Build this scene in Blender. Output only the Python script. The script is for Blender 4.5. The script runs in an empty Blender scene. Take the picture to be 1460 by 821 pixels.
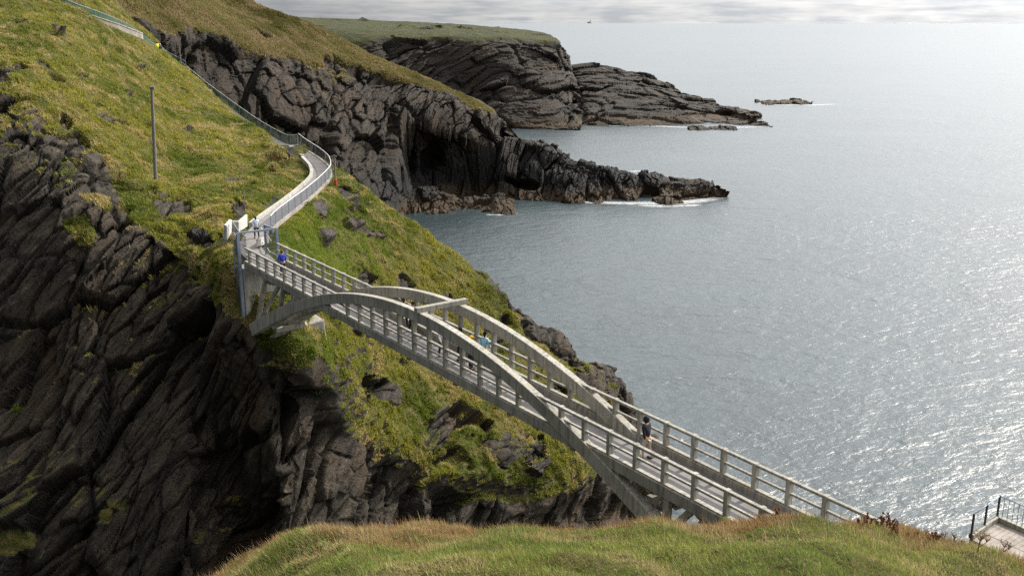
import bpy, bmesh, math, random
import numpy as np
from mathutils import Vector, Matrix
random.seed(7); RNG = np.random.default_rng(11)
SC = bpy.context.scene
COL = SC.collection
R = math.radians

# ------------------------------------------------------------------ camera
FPX, W0, H0 = 1400.0, 1460.0, 821.0
CAMZ = 60.0                       # metres above the sea
PITCH = math.atan((410.5 - 27.0) / FPX)
cam_d = bpy.data.cameras.new('camera'); cam = bpy.data.objects.new('camera', cam_d); COL.objects.link(cam)
cam.location = (0, 0, CAMZ); cam.rotation_euler = (math.pi / 2 - PITCH, 0, 0)
cam_d.sensor_fit = 'HORIZONTAL'; cam_d.sensor_width = 36.0; cam_d.lens = 36.0 * FPX / W0
cam_d.clip_start = 0.2; cam_d.clip_end = 90000
SC.camera = cam

# ------------------------------------------------------------------ light
SUN_AZ, SUN_EL = 53.0, 37.0       # azimuth clockwise from the view direction
sun_dir = Vector((math.sin(R(SUN_AZ)) * math.cos(R(SUN_EL)), math.cos(R(SUN_AZ)) * math.cos(R(SUN_EL)), math.sin(R(SUN_EL))))
sl = bpy.data.lights.new('sun', 'SUN'); sl.energy = 4.6; sl.angle = R(0.55); sl.color = (1.0, 0.93, 0.82)
so = bpy.data.objects.new('sun', sl); COL.objects.link(so)
so.rotation_euler = sun_dir.to_track_quat('Z', 'Y').to_euler(); so.location = (60, 60, 160)

SC.view_settings.view_transform = 'Standard'; SC.view_settings.look = 'None'
SC.view_settings.exposure = 0.48; SC.view_settings.gamma = 1.0; SC.view_settings.use_curve_mapping = False
SC.render.engine = 'CYCLES'
SC.cycles.max_bounces = 5; SC.cycles.diffuse_bounces = 2; SC.cycles.glossy_bounces = 2; SC.cycles.transparent_max_bounces = 10
SC.cycles.use_denoising = False
SC.cycles.sample_clamp_direct = 0; SC.cycles.sample_clamp_indirect = 3


BDX, BDY = -0.57869, 0.81555
class NT:
    """small helper to write node trees"""
    def __init__(s, tree):
        s.t = tree; s.n = tree.nodes; s.l = tree.links; s.n.clear()
    def node(s, typ, **kw):
        n = s.n.new(typ)
        for k, v in kw.items():
            if k == 'ins':
                for a, b in v.items():
                    if isinstance(b, bpy.types.NodeSocket): s.l.new(b, n.inputs[a])
                    else: n.inputs[a].default_value = b
            else: setattr(n, k, v)
        return n
    def noise(s, vec, scale, detail=4, rough=0.55, dist=0.0, out='Fac'):
        return s.node('ShaderNodeTexNoise', ins={'Vector': vec, 'Scale': scale, 'Detail': detail, 'Roughness': rough, 'Distortion': dist}).outputs[out]
    def math(s, op, a, b=0.0, c=0.0, clamp=False):
        return s.node('ShaderNodeMath', operation=op, use_clamp=clamp, ins={0: a, 1: b, 2: c}).outputs[0]
    def vmath(s, op, a, b=(0, 0, 0)):
        n = s.node('ShaderNodeVectorMath', operation=op, ins={0: a, 1: b})
        return n.outputs['Value'] if op in ('DOT_PRODUCT', 'LENGTH') else n.outputs['Vector']
    def ramp(s, fac, lo, hi, a=0.0, b=1.0):
        return s.node('ShaderNodeMapRange', clamp=True, ins={'Value': fac, 'From Min': lo, 'From Max': hi, 'To Min': a, 'To Max': b}).outputs[0]
    def mix(s, fac, a, b, mode='MIX'):
        n = s.node('ShaderNodeMix', data_type='RGBA', blend_type=mode)
        for i, v in ((0, fac), (6, a), (7, b)):
            if isinstance(v, bpy.types.NodeSocket): s.l.new(v, n.inputs[i])
            else: n.inputs[i].default_value = v
        return n.outputs[2]
    def xyz(s, vec):
        n = s.node('ShaderNodeSeparateXYZ', ins={0: vec}); return n.outputs
    def comb(s, x, y, z):
        return s.node('ShaderNodeCombineXYZ', ins={0: x, 1: y, 2: z}).outputs[0]
    def pos(s):
        return s.node('ShaderNodeNewGeometry').outputs['Position']
    def bump(s, h, strength=1.0, dist=1.0, normal=None):
        n = s.node('ShaderNodeBump', ins={'Height': h, 'Strength': strength, 'Distance': dist})
        if normal: s.l.new(normal, n.inputs['Normal'])
        return n.outputs[0]


def rgb(r, g, b): return (r, g, b, 1.0)


world = bpy.data.worlds.new('World'); SC.world = world; world.use_nodes = True
w = NT(world.node_tree)
sky = w.node('ShaderNodeTexSky', sky_type='NISHITA', sun_disc=False, sun_elevation=R(SUN_EL), sun_rotation=R(SUN_AZ), altitude=60, air_density=1.0, dust_density=2.0, ozone_density=1.0)
gen = w.node('ShaderNodeTexCoord').outputs['Generated']
gx = w.xyz(gen)
zc = w.math('ADD', w.math('ABSOLUTE', gx[2]), 0.055)
flat = w.comb(w.math('DIVIDE', gx[0], zc), w.math('DIVIDE', gx[1], zc), 0.0)
n1 = w.noise(flat, 0.55, 8, 0.6, 0.3)
cover = w.ramp(n1, 0.36, 0.56)
low = w.ramp(gx[2], 0.02, 0.5, 0.96, 0.82)
cover = w.math('MAXIMUM', cover, low)
n2 = w.noise(flat, 0.9, 7, 0.62, 0.2)
cum = w.comb(w.math('MULTIPLY', gx[0], 1.0), w.math('MULTIPLY', gx[1], 1.0), w.math('MULTIPLY', gx[2], 5.0))
n3 = w.noise(cum, 16.0, 7, 0.6, 0.2)
nb = w.math('ADD', w.math('MULTIPLY', n2, 0.45), w.math('MULTIPLY', n3, 0.55))
ccol = w.mix(w.ramp(nb, 0.40, 0.60), rgb(4.5, 4.75, 5.05), rgb(7.0, 6.95, 6.85))
# the cloud is brighter round the place the sun shines from
sd = w.node('ShaderNodeCombineXYZ', ins={0: sun_dir.x, 1: sun_dir.y, 2: sun_dir.z}).outputs[0]
dp = w.vmath('DOT_PRODUCT', gen, sd)
glow = w.ramp(dp, 0.25, 1.0)
glow = w.math('MULTIPLY', w.math('POWER', glow, 1.6), 2.2)
glow = w.math('ADD', glow, w.ramp(dp, -0.4, 0.5, 0.12, 1.0))
glow = w.math('MULTIPLY', glow, w.ramp(gx[2], 0.01, 0.14, 0.50, 1.22))
ccol = w.mix(1.0, ccol, w.comb(glow, glow, glow), 'MULTIPLY')
skyc = w.mix(cover, sky.outputs[0], ccol)
bg = w.node('ShaderNodeBackground', ins={'Color': skyc, 'Strength': 0.11})
w.node('ShaderNodeOutputWorld', ins={'Surface': bg.outputs[0]})

# ------------------------------------------------------------------ measuring helpers
CP, SP = math.cos(PITCH), math.sin(PITCH)
def ray(u, v):
    x = u - W0 / 2; y = -(v - H0 / 2)
    return np.array([x, FPX * CP + y * SP, -FPX * SP + y * CP])
def atD(u, v, D):                 # point seen at (u,v), D metres ahead
    r = ray(u, v); return r * (D / r[1]) + (0, 0, CAMZ)
def atZ(u, v, z):                 # point seen at (u,v) at height z above the sea
    r = ray(u, v); t = (z - CAMZ) / r[2]; return r * t + (0, 0, CAMZ)
BD = np.array([-0.57869, 0.81555]); BN = np.array([0.81555, 0.57869])     # bridge direction and its right-hand normal
def br(s, t, z): p = BD * s + BN * t; return np.array([p[0], p[1], CAMZ + z])   # z below the camera
PR, PL = 25.56, 23.21

# ------------------------------------------------------------------ noise (numpy)
def _hash(ix, iy, iz, seed):
    h = (ix.astype(np.int64) * 374761393 + iy.astype(np.int64) * 668265263 + iz.astype(np.int64) * 2147483647 + seed * 974634777) & 0xFFFFFFFF
    h = ((h ^ (h >> 13)) * 1274126177) & 0xFFFFFFFF
    h = ((h ^ (h >> 15)) * 2246822519) & 0xFFFFFFFF
    return ((h ^ (h >> 16)) & 0xFFFFFF) / float(0xFFFFFF)
def vnoise(p, seed=0):
    f = np.floor(p); i = f.astype(np.int64); t = p - f; t = t * t * t * (t * (t * 6 - 15) + 10)
    out = 0
    for dx in (0, 1):
        wx = t[..., 0] if dx else 1 - t[..., 0]
        for dy in (0, 1):
            wy = t[..., 1] if dy else 1 - t[..., 1]
            for dz in (0, 1):
                wz = t[..., 2] if dz else 1 - t[..., 2]
                out = out + wx * wy * wz * _hash(i[..., 0] + dx, i[..., 1] + dy, i[..., 2] + dz, seed)
    return out * 2 - 1
def fbm(p, octv=4, seed=0, gain=0.5, lac=2.03):
    a, s, n = 1.0, 0.0, 0.0
    for k in range(octv):
        s = s + a * vnoise(p * lac ** k + k * 17.3, seed + k); n += a; a *= gain
    return s / n
def ridged(p, octv=4, seed=0, gain=0.5):
    a, s, n = 1.0, 0.0, 0.0
    for k in range(octv):
        s = s + a * (1 - np.abs(vnoise(p * 2.07 ** k + k * 9.1, seed + k)) * 2); n += a; a *= gain
    return s / n
def cells(p, seed=0):
    """nearest jittered cell: random value of the cell and the gap to the second nearest"""
    f = np.floor(p).astype(np.int64); best = np.full(p.shape[:-1], 9.0); sec = best.copy(); val = np.zeros(p.shape[:-1])
    for dx in (-1, 0, 1):
        for dy in (-1, 0, 1):
            for dz in (-1, 0, 1):
                ix, iy, iz = f[..., 0] + dx, f[..., 1] + dy, f[..., 2] + dz
                cx = ix + _hash(ix, iy, iz, seed); cy = iy + _hash(ix, iy, iz, seed + 1); cz = iz + _hash(ix, iy, iz, seed + 2)
                d = np.sqrt((cx - p[..., 0]) ** 2 + (cy - p[..., 1]) ** 2 + (cz - p[..., 2]) ** 2)
                m = d < best; sec = np.where(m, best, np.minimum(sec, d)); best = np.where(m, d, best)
                # tilted plane on each cell: facets rather than flat steps
                hv = _hash(ix, iy, iz, seed + 3) + 0.9 * ((_hash(ix, iy, iz, seed + 4) - .5) * (p[..., 0] - cx) + (_hash(ix, iy, iz, seed + 5) - .5) * (p[..., 2] - cz))
                val = np.where(m, hv, val)
    return val, sec - best
def sstep(a, b, x):
    t = np.clip((x - a) / (b - a), 0, 1); return t * t * (3 - 2 * t)

# ------------------------------------------------------------------ mesh helpers
def tag(o, label=None, cat=None, group=None, kind=None):
    if label: o['label'] = label
    if cat: o['category'] = cat
    if group: o['group'] = group
    if kind: o['kind'] = kind
    return o
def empty(name, loc=(0, 0, 0), rz=0, **kw):
    o = bpy.data.objects.new(name, None); COL.objects.link(o); o.location = loc; o.rotation_euler = (0, 0, rz)
    o.empty_display_size = 0.3
    return tag(o, **kw)
def mesh_np(name, verts, faces, mat, parent=None, smooth=False, attrs=None):
    """verts Nx3, faces MxK (all the same K)"""
    verts = np.asarray(verts, dtype=np.float32).reshape(-1, 3); faces = np.asarray(faces, dtype=np.int32)
    me = bpy.data.meshes.new(name); k = faces.shape[1]
    me.vertices.add(len(verts)); me.vertices.foreach_set('co', verts.ravel())
    me.loops.add(faces.size); me.loops.foreach_set('vertex_index', faces.ravel())
    me.polygons.add(len(faces)); me.polygons.foreach_set('loop_start', np.arange(0, faces.size, k, dtype=np.int32))
    me.polygons.foreach_set('loop_total', np.full(len(faces), k, dtype=np.int32))
    me.polygons.foreach_set('use_smooth', np.full(len(faces), smooth, dtype=bool))
    me.update(calc_edges=True)
    for an, av in (attrs or {}).items():
        av = np.asarray(av, dtype=np.float32)
        if av.ndim == 1:
            a = me.attributes.new(an, 'FLOAT', 'POINT'); a.data.foreach_set('value', av)
        else:
            a = me.attributes.new(an, 'FLOAT_COLOR', 'POINT')
            a.data.foreach_set('color', np.concatenate([av, np.ones((len(av), 1), np.float32)], 1).ravel())
    if mat: me.materials.append(mat)
    o = bpy.data.objects.new(name, me); COL.objects.link(o)
    if parent: o.parent = parent
    return o
class MB:
    """collects boxes, bars and tubes that belong to ONE part"""
    def __init__(s): s.v = []; s.f = []
    def add(s, vs, fs):
        b = len(s.v); s.v += [tuple(map(float, v)) for v in vs]; s.f += [tuple(b + i for i in f) for f in fs]
    def hexa(s, p):               # 8 corners: bottom 4, top 4
        s.add(p, [(3, 2, 1, 0), (4, 5, 6, 7), (0, 1, 5, 4), (1, 2, 6, 5), (2, 3, 7, 6), (3, 0, 4, 7)])
    def box(s, a, b):
        (x0, y0, z0), (x1, y1, z1) = a, b
        s.hexa([(x0, y0, z0), (x1, y0, z0), (x1, y1, z0), (x0, y1, z0), (x0, y0, z1), (x1, y0, z1), (x1, y1, z1), (x0, y1, z1)])
    def bar(s, a, b, wd, ht, up=(0, 0, 1)):
        a, b = Vector(a), Vector(b); d = (b - a).normalized(); x = d.cross(Vector(up))
        if x.length < 1e-4: x = d.cross(Vector((BN[0], BN[1], 0)))
        x.normalize(); y = x.cross(d); x = x * wd / 2; y = y * ht / 2
        s.hexa([a - x - y, a + x - y, b + x - y, b - x - y, a - x + y, a + x + y, b + x + y, b - x + y])
    def tube(s, pts, r, n=8, caps=True):
        pts = [Vector(p) for p in pts]; rs = r if isinstance(r, (list, tuple)) else [r] * len(pts); b = len(s.v); ref = None
        for i, p in enumerate(pts):
            d = (pts[min(i + 1, len(pts) - 1)] - pts[max(i - 1, 0)]).normalized()
            if ref is None: ref = d.orthogonal().normalized()
            ref = (ref - d * ref.dot(d)).normalized(); q = d.cross(ref)
            for k in range(n):
                a = 2 * math.pi * k / n; c = p + (ref * math.cos(a) + q * math.sin(a)) * rs[i]; s.v.append(tuple(c))
        for i in range(len(pts) - 1):
            for k in range(n):
                s.f.append((b + i * n + k, b + i * n + (k + 1) % n, b + (i + 1) * n + (k + 1) % n, b + (i + 1) * n + k))
        if caps:
            s.f.append(tuple(b + k for k in reversed(range(n)))); s.f.append(tuple(b + (len(pts) - 1) * n + k for k in range(n)))
    def ball(s, c, r, n=8, sc=(1, 1, 1)):
        b = len(s.v)
        for i in range(n + 1):
            th = math.pi * i / n
            for k in range(2 * n):
                ph = math.pi * k / n
                s.v.append((c[0] + r * sc[0] * math.sin(th) * math.cos(ph), c[1] + r * sc[1] * math.sin(th) * math.sin(ph), c[2] + r * sc[2] * math.cos(th)))
        for i in range(n):
            for k in range(2 * n):
                s.f.append((b + i * 2 * n + k, b + (i + 1) * 2 * n + k, b + (i + 1) * 2 * n + (k + 1) % (2 * n), b + i * 2 * n + (k + 1) % (2 * n)))
    def build(s, name, mat, parent=None, bevel=0.0, smooth=False):
        me = bpy.data.meshes.new(name); me.from_pydata(s.v, [], s.f); me.update()
        if bevel:
            bm = bmesh.new(); bm.from_mesh(me)
            bmesh.ops.bevel(bm, geom=[e for e in bm.edges if e.is_manifold and e.calc_face_angle(0) > 0.5], offset=bevel, segments=1, affect='EDGES')
            bm.to_mesh(me); bm.free()
        if smooth:
            for p in me.polygons: p.use_smooth = True
        me.materials.append(mat)
        o = bpy.data.objects.new(name, me); COL.objects.link(o)
        if parent:
            o.parent = parent; o.matrix_parent_inverse = Matrix.LocRotScale(parent.location, parent.rotation_euler, parent.scale).inverted()
        return o

# ------------------------------------------------------------------ materials
def newmat(name):
    m = bpy.data.materials.new(name); m.use_nodes = True; return m, NT(m.node_tree)
def finish(t, col, rough=0.8, normal=None, spec=0.3, metal=0.0, alpha=None):
    ins = {'Base Color': col, 'Roughness': rough, 'Specular IOR Level': spec, 'Metallic': metal}
    if normal is not None: ins['Normal'] = normal
    if alpha is not None: ins['Alpha'] = alpha
    b = t.node('ShaderNodeBsdfPrincipled', ins=ins); t.node('ShaderNodeOutputMaterial', ins={'Surface': b.outputs[0]}); return b
def plain(name, c, rough=0.7, var=0.15, scale=6.0, metal=0.0, spec=0.3, bump=0.0):
    m, t = newmat(name); p = t.node('ShaderNodeTexCoord').outputs['Object']
    n = t.noise(p, scale, 5, 0.6)
    col = t.mix(t.ramp(n, 0.3, 0.7), rgb(*[x * (1 - var) for x in c]), rgb(*[min(1, x * (1 + var)) for x in c]))
    finish(t, col, rough, t.bump(n, 0.4, bump) if bump else None, spec, metal); return m

def m_terrain(name, rock_d, rock_l, gr_a, gr_b, gr_c, scale=1.0, strata=((0.82, 0, 0.57), (-0.57, 0, 0.82)), quartz=0.5, wet=True, dark=(5.0, 11.0, 0.8), brown=(2.5, 4.5, 5.5, 8.5)):
    m, t = newmat(name); p = t.pos()
    at = t.node('ShaderNodeAttribute', attribute_name='grass').outputs['Fac']
    ca = t.node('ShaderNodeAttribute', attribute_name='crack').outputs['Fac']
    e, nn = strata
    q = t.comb(t.math('MULTIPLY', t.vmath('DOT_PRODUCT', p, e), 0.18), t.math('MULTIPLY', t.xyz(p)[1], 0.35), t.math('MULTIPLY', t.vmath('DOT_PRODUCT', p, nn), 1.6))
    q = t.vmath('ADD', q, t.vmath('SCALE', t.node('ShaderNodeTexNoise', ins={'Vector': p, 'Scale': 0.12 * scale, 'Detail': 3.0}).outputs['Color'], (0, 0, 0)))
    sc = t.node('ShaderNodeVectorMath', operation='SCALE', ins={0: q, 3: scale}).outputs[0]
    s1 = t.noise(sc, 0.9, 7, 0.68, 0.6)
    s2 = t.noise(p, 0.35 * scale, 8, 0.65, 0.3)
    s3 = t.noise(p, 3.5 * scale, 6, 0.7)
    rc = t.mix(t.ramp(t.math('ADD', t.math('MULTIPLY', s1, 0.6), t.math('MULTIPLY', s2, 0.4)), 0.38, 0.62), rgb(*rock_d), rgb(*rock_l))
    rc = t.mix(t.ramp(t.noise(p, 0.16 * scale, 5, 0.6), 0.52, 0.68, 0, 0.55), rc, rgb(rock_l[0] * 1.25, rock_l[1] * 0.92, rock_l[2] * 0.62))
    # pale quartz veins along the bedding and lichen specks
    rc = t.mix(t.math('MULTIPLY', t.ramp(s1, 0.66, 0.72), quartz), rc, rgb(0.36, 0.34, 0.30))
    rc = t.mix(t.ramp(s3, 0.63, 0.72, 0, 0.28), rc, rgb(0.20, 0.19, 0.165))
    rc = t.mix(t.ramp(s3, 0.30, 0.42, 0.6, 0), rc, rgb(rock_d[0] * .45, rock_d[1] * .45, rock_d[2] * .45))
    rc = t.mix(t.math('MULTIPLY', t.ramp(ca, 0.02, 0.22, 0.65, 0.0), 1.0), rc, rgb(rock_d[0] * .4, rock_d[1] * .4, rock_d[2] * .4))  # cracks darkened in the colour: painted shade between the lit rock facets
    rc = t.mix(t.ramp(t.noise(sc, 2.2, 7, 0.75, 0.4), 0.56, 0.70, 0, 0.55), rc, rgb(rock_l[0] * 2.1, rock_l[1] * 2.1, rock_l[2] * 2.0))
    z = t.xyz(p)[2]
    if wet:
        tide = t.ramp(t.math('ADD', z, t.math('MULTIPLY', s2, 6.0)), dark[0], dark[1], dark[2], 0.0)
        rc = t.mix(tide, rc, rgb(0.018, 0.017, 0.016))
        rc = t.mix(t.math('MULTIPLY', t.ramp(t.math('ADD', z, t.math('MULTIPLY', s2, 5.0)), brown[0], brown[1], 0, 1), t.ramp(t.math('ADD', z, t.math('MULTIPLY', s2, 5.0)), brown[2], brown[3], 0.6, 0)), rc, rgb(0.10, 0.062, 0.028))
    g1 = t.noise(p, 0.22 * scale, 5, 0.6, 0.5); g2 = t.noise(p, 1.3 * scale, 6, 0.65); g3 = t.noise(p, 6.0 * scale, 4, 0.7)
    gc = t.mix(t.ramp(g1, 0.38, 0.62), rgb(*gr_a), rgb(*gr_b))
    gc = t.mix(t.ramp(g2, 0.50, 0.66), gc, rgb(*gr_c))
    gc = t.mix(t.ramp(g3, 0.35, 0.55, 0.5, 0), gc, rgb(gr_a[0] * .4, gr_a[1] * .42, gr_a[2] * .4))
    k = t.ramp(t.math('ADD', at, t.math('MULTIPLY', t.math('SUBTRACT', g2, 0.5), 0.9)), 0.42, 0.56)
    col = t.mix(k, rc, gc)
    hb = t.math('ADD', t.math('MULTIPLY', s1, 0.55), t.math('ADD', t.math('MULTIPLY', s3, 0.25), t.math('MULTIPLY', g3, 0.3)))
    s4 = t.noise(sc, 3.2, 6, 0.7, 0.3)
    hb = t.math('ADD', hb, t.math('MULTIPLY', s4, 0.45))
    nrm = t.bump(hb, 1.0, 0.75 / scale)
    rough = t.math('ADD', 0.72, t.math('MULTIPLY', k, 0.25))
    finish(t, col, rough, nrm, 0.25); return m

def m_concrete(name='weathered_concrete', c=(0.365, 0.345, 0.30)):
    m, t = newmat(name); p = t.pos()
    n1 = t.noise(p, 1.1, 6, 0.6, 0.3); n2 = t.noise(p, 9.0, 6, 0.7)
    st = t.noise(t.vmath('MULTIPLY', p, (5.0, 5.0, 0.7)), 1.2, 6, 0.65)
    col = t.mix(t.ramp(n1, 0.35, 0.65), rgb(c[0] * .78, c[1] * .8, c[2] * .8), rgb(*c))
    col = t.mix(t.ramp(st, 0.46, 0.64, 0, 0.72), col, rgb(0.125, 0.118, 0.10))
    col = t.mix(t.ramp(n2, 0.6, 0.75, 0, 0.4), col, rgb(0.46, 0.43, 0.36))
    col = t.mix(t.ramp(t.noise(p, 1.9, 6, 0.7), 0.56, 0.70, 0, 0.6), col, rgb(0.34, 0.26, 0.13))
    seg_ = t.node('ShaderNodeTexWhiteNoise', noise_dimensions='1D', ins={'W': t.math('FLOOR', t.math('MULTIPLY', t.vmath('DOT_PRODUCT', p, (float(BDX), float(BDY), 0)), 0.42))}).outputs[0]
    rnd = t.math('ADD', t.math('MULTIPLY', seg_, 0.18), t.math('MULTIPLY', t.node('ShaderNodeObjectInfo').outputs['Random'], 0.24)); rnd = t.math('ADD', rnd, 0.80)
    col = t.mix(1.0, col, t.comb(rnd, rnd, rnd), 'MULTIPLY')
    fr_ = t.math('ABSOLUTE', t.math('SUBTRACT', t.math('FRACT', t.math('MULTIPLY', t.vmath('DOT_PRODUCT', p, (float(BDX), float(BDY), 0)), 0.42)), 0.5))
    col = t.mix(t.math('MULTIPLY', t.math('GREATER_THAN', fr_, 0.492), 0.5), col, rgb(0.08, 0.075, 0.06))
    finish(t, col, 0.85, t.bump(n2, 0.5, 0.02), 0.25); return m

def m_attr(name, rough=0.7, trans=True, spec=0.2):
    """leaf material: the colour of each blade comes with the blade"""
    m, t = newmat(name); a = t.node('ShaderNodeAttribute', attribute_name='col').outputs['Color']
    b = t.node('ShaderNodeBsdfPrincipled', ins={'Base Color': a, 'Roughness': rough, 'Specular IOR Level': spec})
    tr = t.node('ShaderNodeBsdfTranslucent', ins={'Color': a})
    mx = t.node('ShaderNodeMixShader', ins={0: 0.35 if trans else 0.0, 1: b.outputs[0], 2: tr.outputs[0]})
    t.node('ShaderNodeOutputMaterial', ins={'Surface': mx.outputs[0]}); return m

M_CONC = m_concrete()
M_CONC_L = m_concrete('pale_render', (0.46, 0.44, 0.40))
M_WHITE = m_concrete('white_render', (0.55, 0.54, 0.52))
M_ASPH, _t = newmat('deck_asphalt'); _p = _t.pos()
_n = _t.noise(_p, 22.0, 5, 0.75); _n2 = _t.noise(_p, 1.4, 5, 0.6)
finish(_t, _t.mix(_t.ramp(_n2, .3, .7), rgb(0.15, 0.14, 0.137), rgb(0.22, 0.205, 0.20)), 0.8, _t.bump(_n, 0.5, 0.01), 0.25)
M_STEEL = plain('galvanised_steel', (0.24, 0.29, 0.36), 0.5, 0.15, 3.0, 0.35)
M_RAILPALE = plain('pale_rail_paint', (0.55, 0.56, 0.56), 0.45, 0.1, 3.0, 0.2)
M_WOOD = plain('grey_weathered_wood', (0.17, 0.155, 0.14), 0.85, 0.3, 9.0)
M_STONE = plain('rubble_stone', (0.26, 0.23, 0.20), 0.85, 0.4, 1.2, bump=0.15)
M_RED = plain('red_paint', (0.5, 0.04, 0.03), 0.5)
M_GRASS = m_attr('grass_blades')

def m_mesh_panel(name, c, cover=0.35, pitch=20.0):
    """woven wire seen as a see-through sheet"""
    m, t = newmat(name); u = t.node('ShaderNodeTexCoord').outputs['UV']; ux = t.xyz(u)
    a = t.math('ABSOLUTE', t.math('SUBTRACT', t.math('FRACT', t.math('MULTIPLY', ux[0], pitch)), 0.5))
    b = t.math('ABSOLUTE', t.math('SUBTRACT', t.math('FRACT', t.math('MULTIPLY', ux[1], pitch)), 0.5))
    al = t.math('MAXIMUM', t.math('LESS_THAN', a, cover / 4), t.math('LESS_THAN', b, cover / 4))
    finish(t, rgb(*c), 0.5, None, 0.3, 0.3, al); return m
M_MESH_GREY = m_mesh_panel('grey_wire_mesh', (0.12, 0.13, 0.15), 0.62, 12.0)
M_MESH_GREEN = m_mesh_panel('green_wire_mesh', (0.03, 0.10, 0.07), 0.85, 12.0)

# ------------------------------------------------------------------ terrain lofts
def catmull(P, n):
    """P: K x ... control values, returns n*(K-1)+1 samples"""
    P = np.asarray(P, float); K = len(P)
    E = np.concatenate([[2 * P[0] - P[1]], P, [2 * P[-1] - P[-2]]]); out = []
    for k in range(K - 1):
        p0, p1, p2, p3 = E[k], E[k + 1], E[k + 2], E[k + 3]
        for j in range(n + (k == K - 2)):
            t = j / n
            # mixed with straight interpolation: keeps the surface from overshooting
            c = 0.5 * ((2 * p1) + (-p0 + p2) * t + (2 * p0 - 5 * p1 + 4 * p2 - p3) * t * t + (-p0 + 3 * p1 - 3 * p2 + p3) * t ** 3)
            l = p1 * (1 - t) + p2 * t
            out.append(0.75 * c + 0.25 * l)
    return np.array(out)
def loft(cols, nu, nv):
    """cols: list of columns, each a list of (x,y,z,grass)"""
    G = np.array(cols, float)                     # C x Rr x 4
    G = np.array([catmull(c, nv) for c in G])     # along rows
    return catmull(G, nu)                         # across columns
def normals(P):
    du = np.gradient(P, axis=0); dv = np.gradient(P, axis=1); n = np.cross(du, dv)
    return n / (np.linalg.norm(n, axis=-1, keepdims=True) + 1e-9)
def smooth_grid(A, k):
    for _ in range(k):
        B = A.copy(); B[1:-1] = (A[:-2] + A[2:] + 2 * A[1:-1]) / 4; A = B.copy(); A[:, 1:-1] = (B[:, :-2] + B[:, 2:] + 2 * B[:, 1:-1]) / 4
    return A
def grid_faces(nu, nv, flip=False):
    i = np.arange(nu * nv).reshape(nu, nv); f = np.stack([i[:-1, :-1], i[1:, :-1], i[1:, 1:], i[:-1, 1:]], -1).reshape(-1, 4)
    return f[:, ::-1] if flip else f
def rock_disp(P, e, nn, s=1.0, seed=0):
    """blocky, bedded displacement in metres for scale s"""
    ax = np.array(e, float); an = np.array(nn, float); ay = np.cross(an, ax)
    wob = np.stack([fbm(P * 0.05 / s, 3, seed + 40), fbm(P * 0.05 / s, 3, seed + 50), fbm(P * 0.05 / s, 3, seed + 60)], -1) * 1.6 * s
    wob = wob + np.stack([fbm(P * 0.018 / s, 2, seed + 41), fbm(P * 0.018 / s, 2, seed + 51), fbm(P * 0.018 / s, 2, seed + 61)], -1) * 9 * s
    Q = P + wob
    q = np.stack([Q @ ax, Q @ ay, Q @ an], -1) / s
    d = 2.4 * fbm(q * (0.03, 0.06, 0.07), 3, seed + 1)
    c1, g1 = cells(q * (0.055, 0.13, 0.22), seed + 2)
    c2, g2 = cells(q * (0.13, 0.32, 0.75), seed + 12)
    c3, g3 = cells(q * (0.40, 0.9, 2.4), seed + 22)
    d = d + 2.7 * (c1 - .5) + 0.95 * (c2 - .5) + 0.26 * (c3 - .5) + 0.10 * fbm(q * (1.0, 1.8, 4.0), 2, seed + 30)
    crack = np.minimum(np.minimum(g1 * 2.0, g2 * 1.5), 1.0)
    d = d - 0.55 * (1 - sstep(0, 0.10, g1)) - 0.2 * (1 - sstep(0, 0.12, g2))
    return d * s, crack

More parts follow.
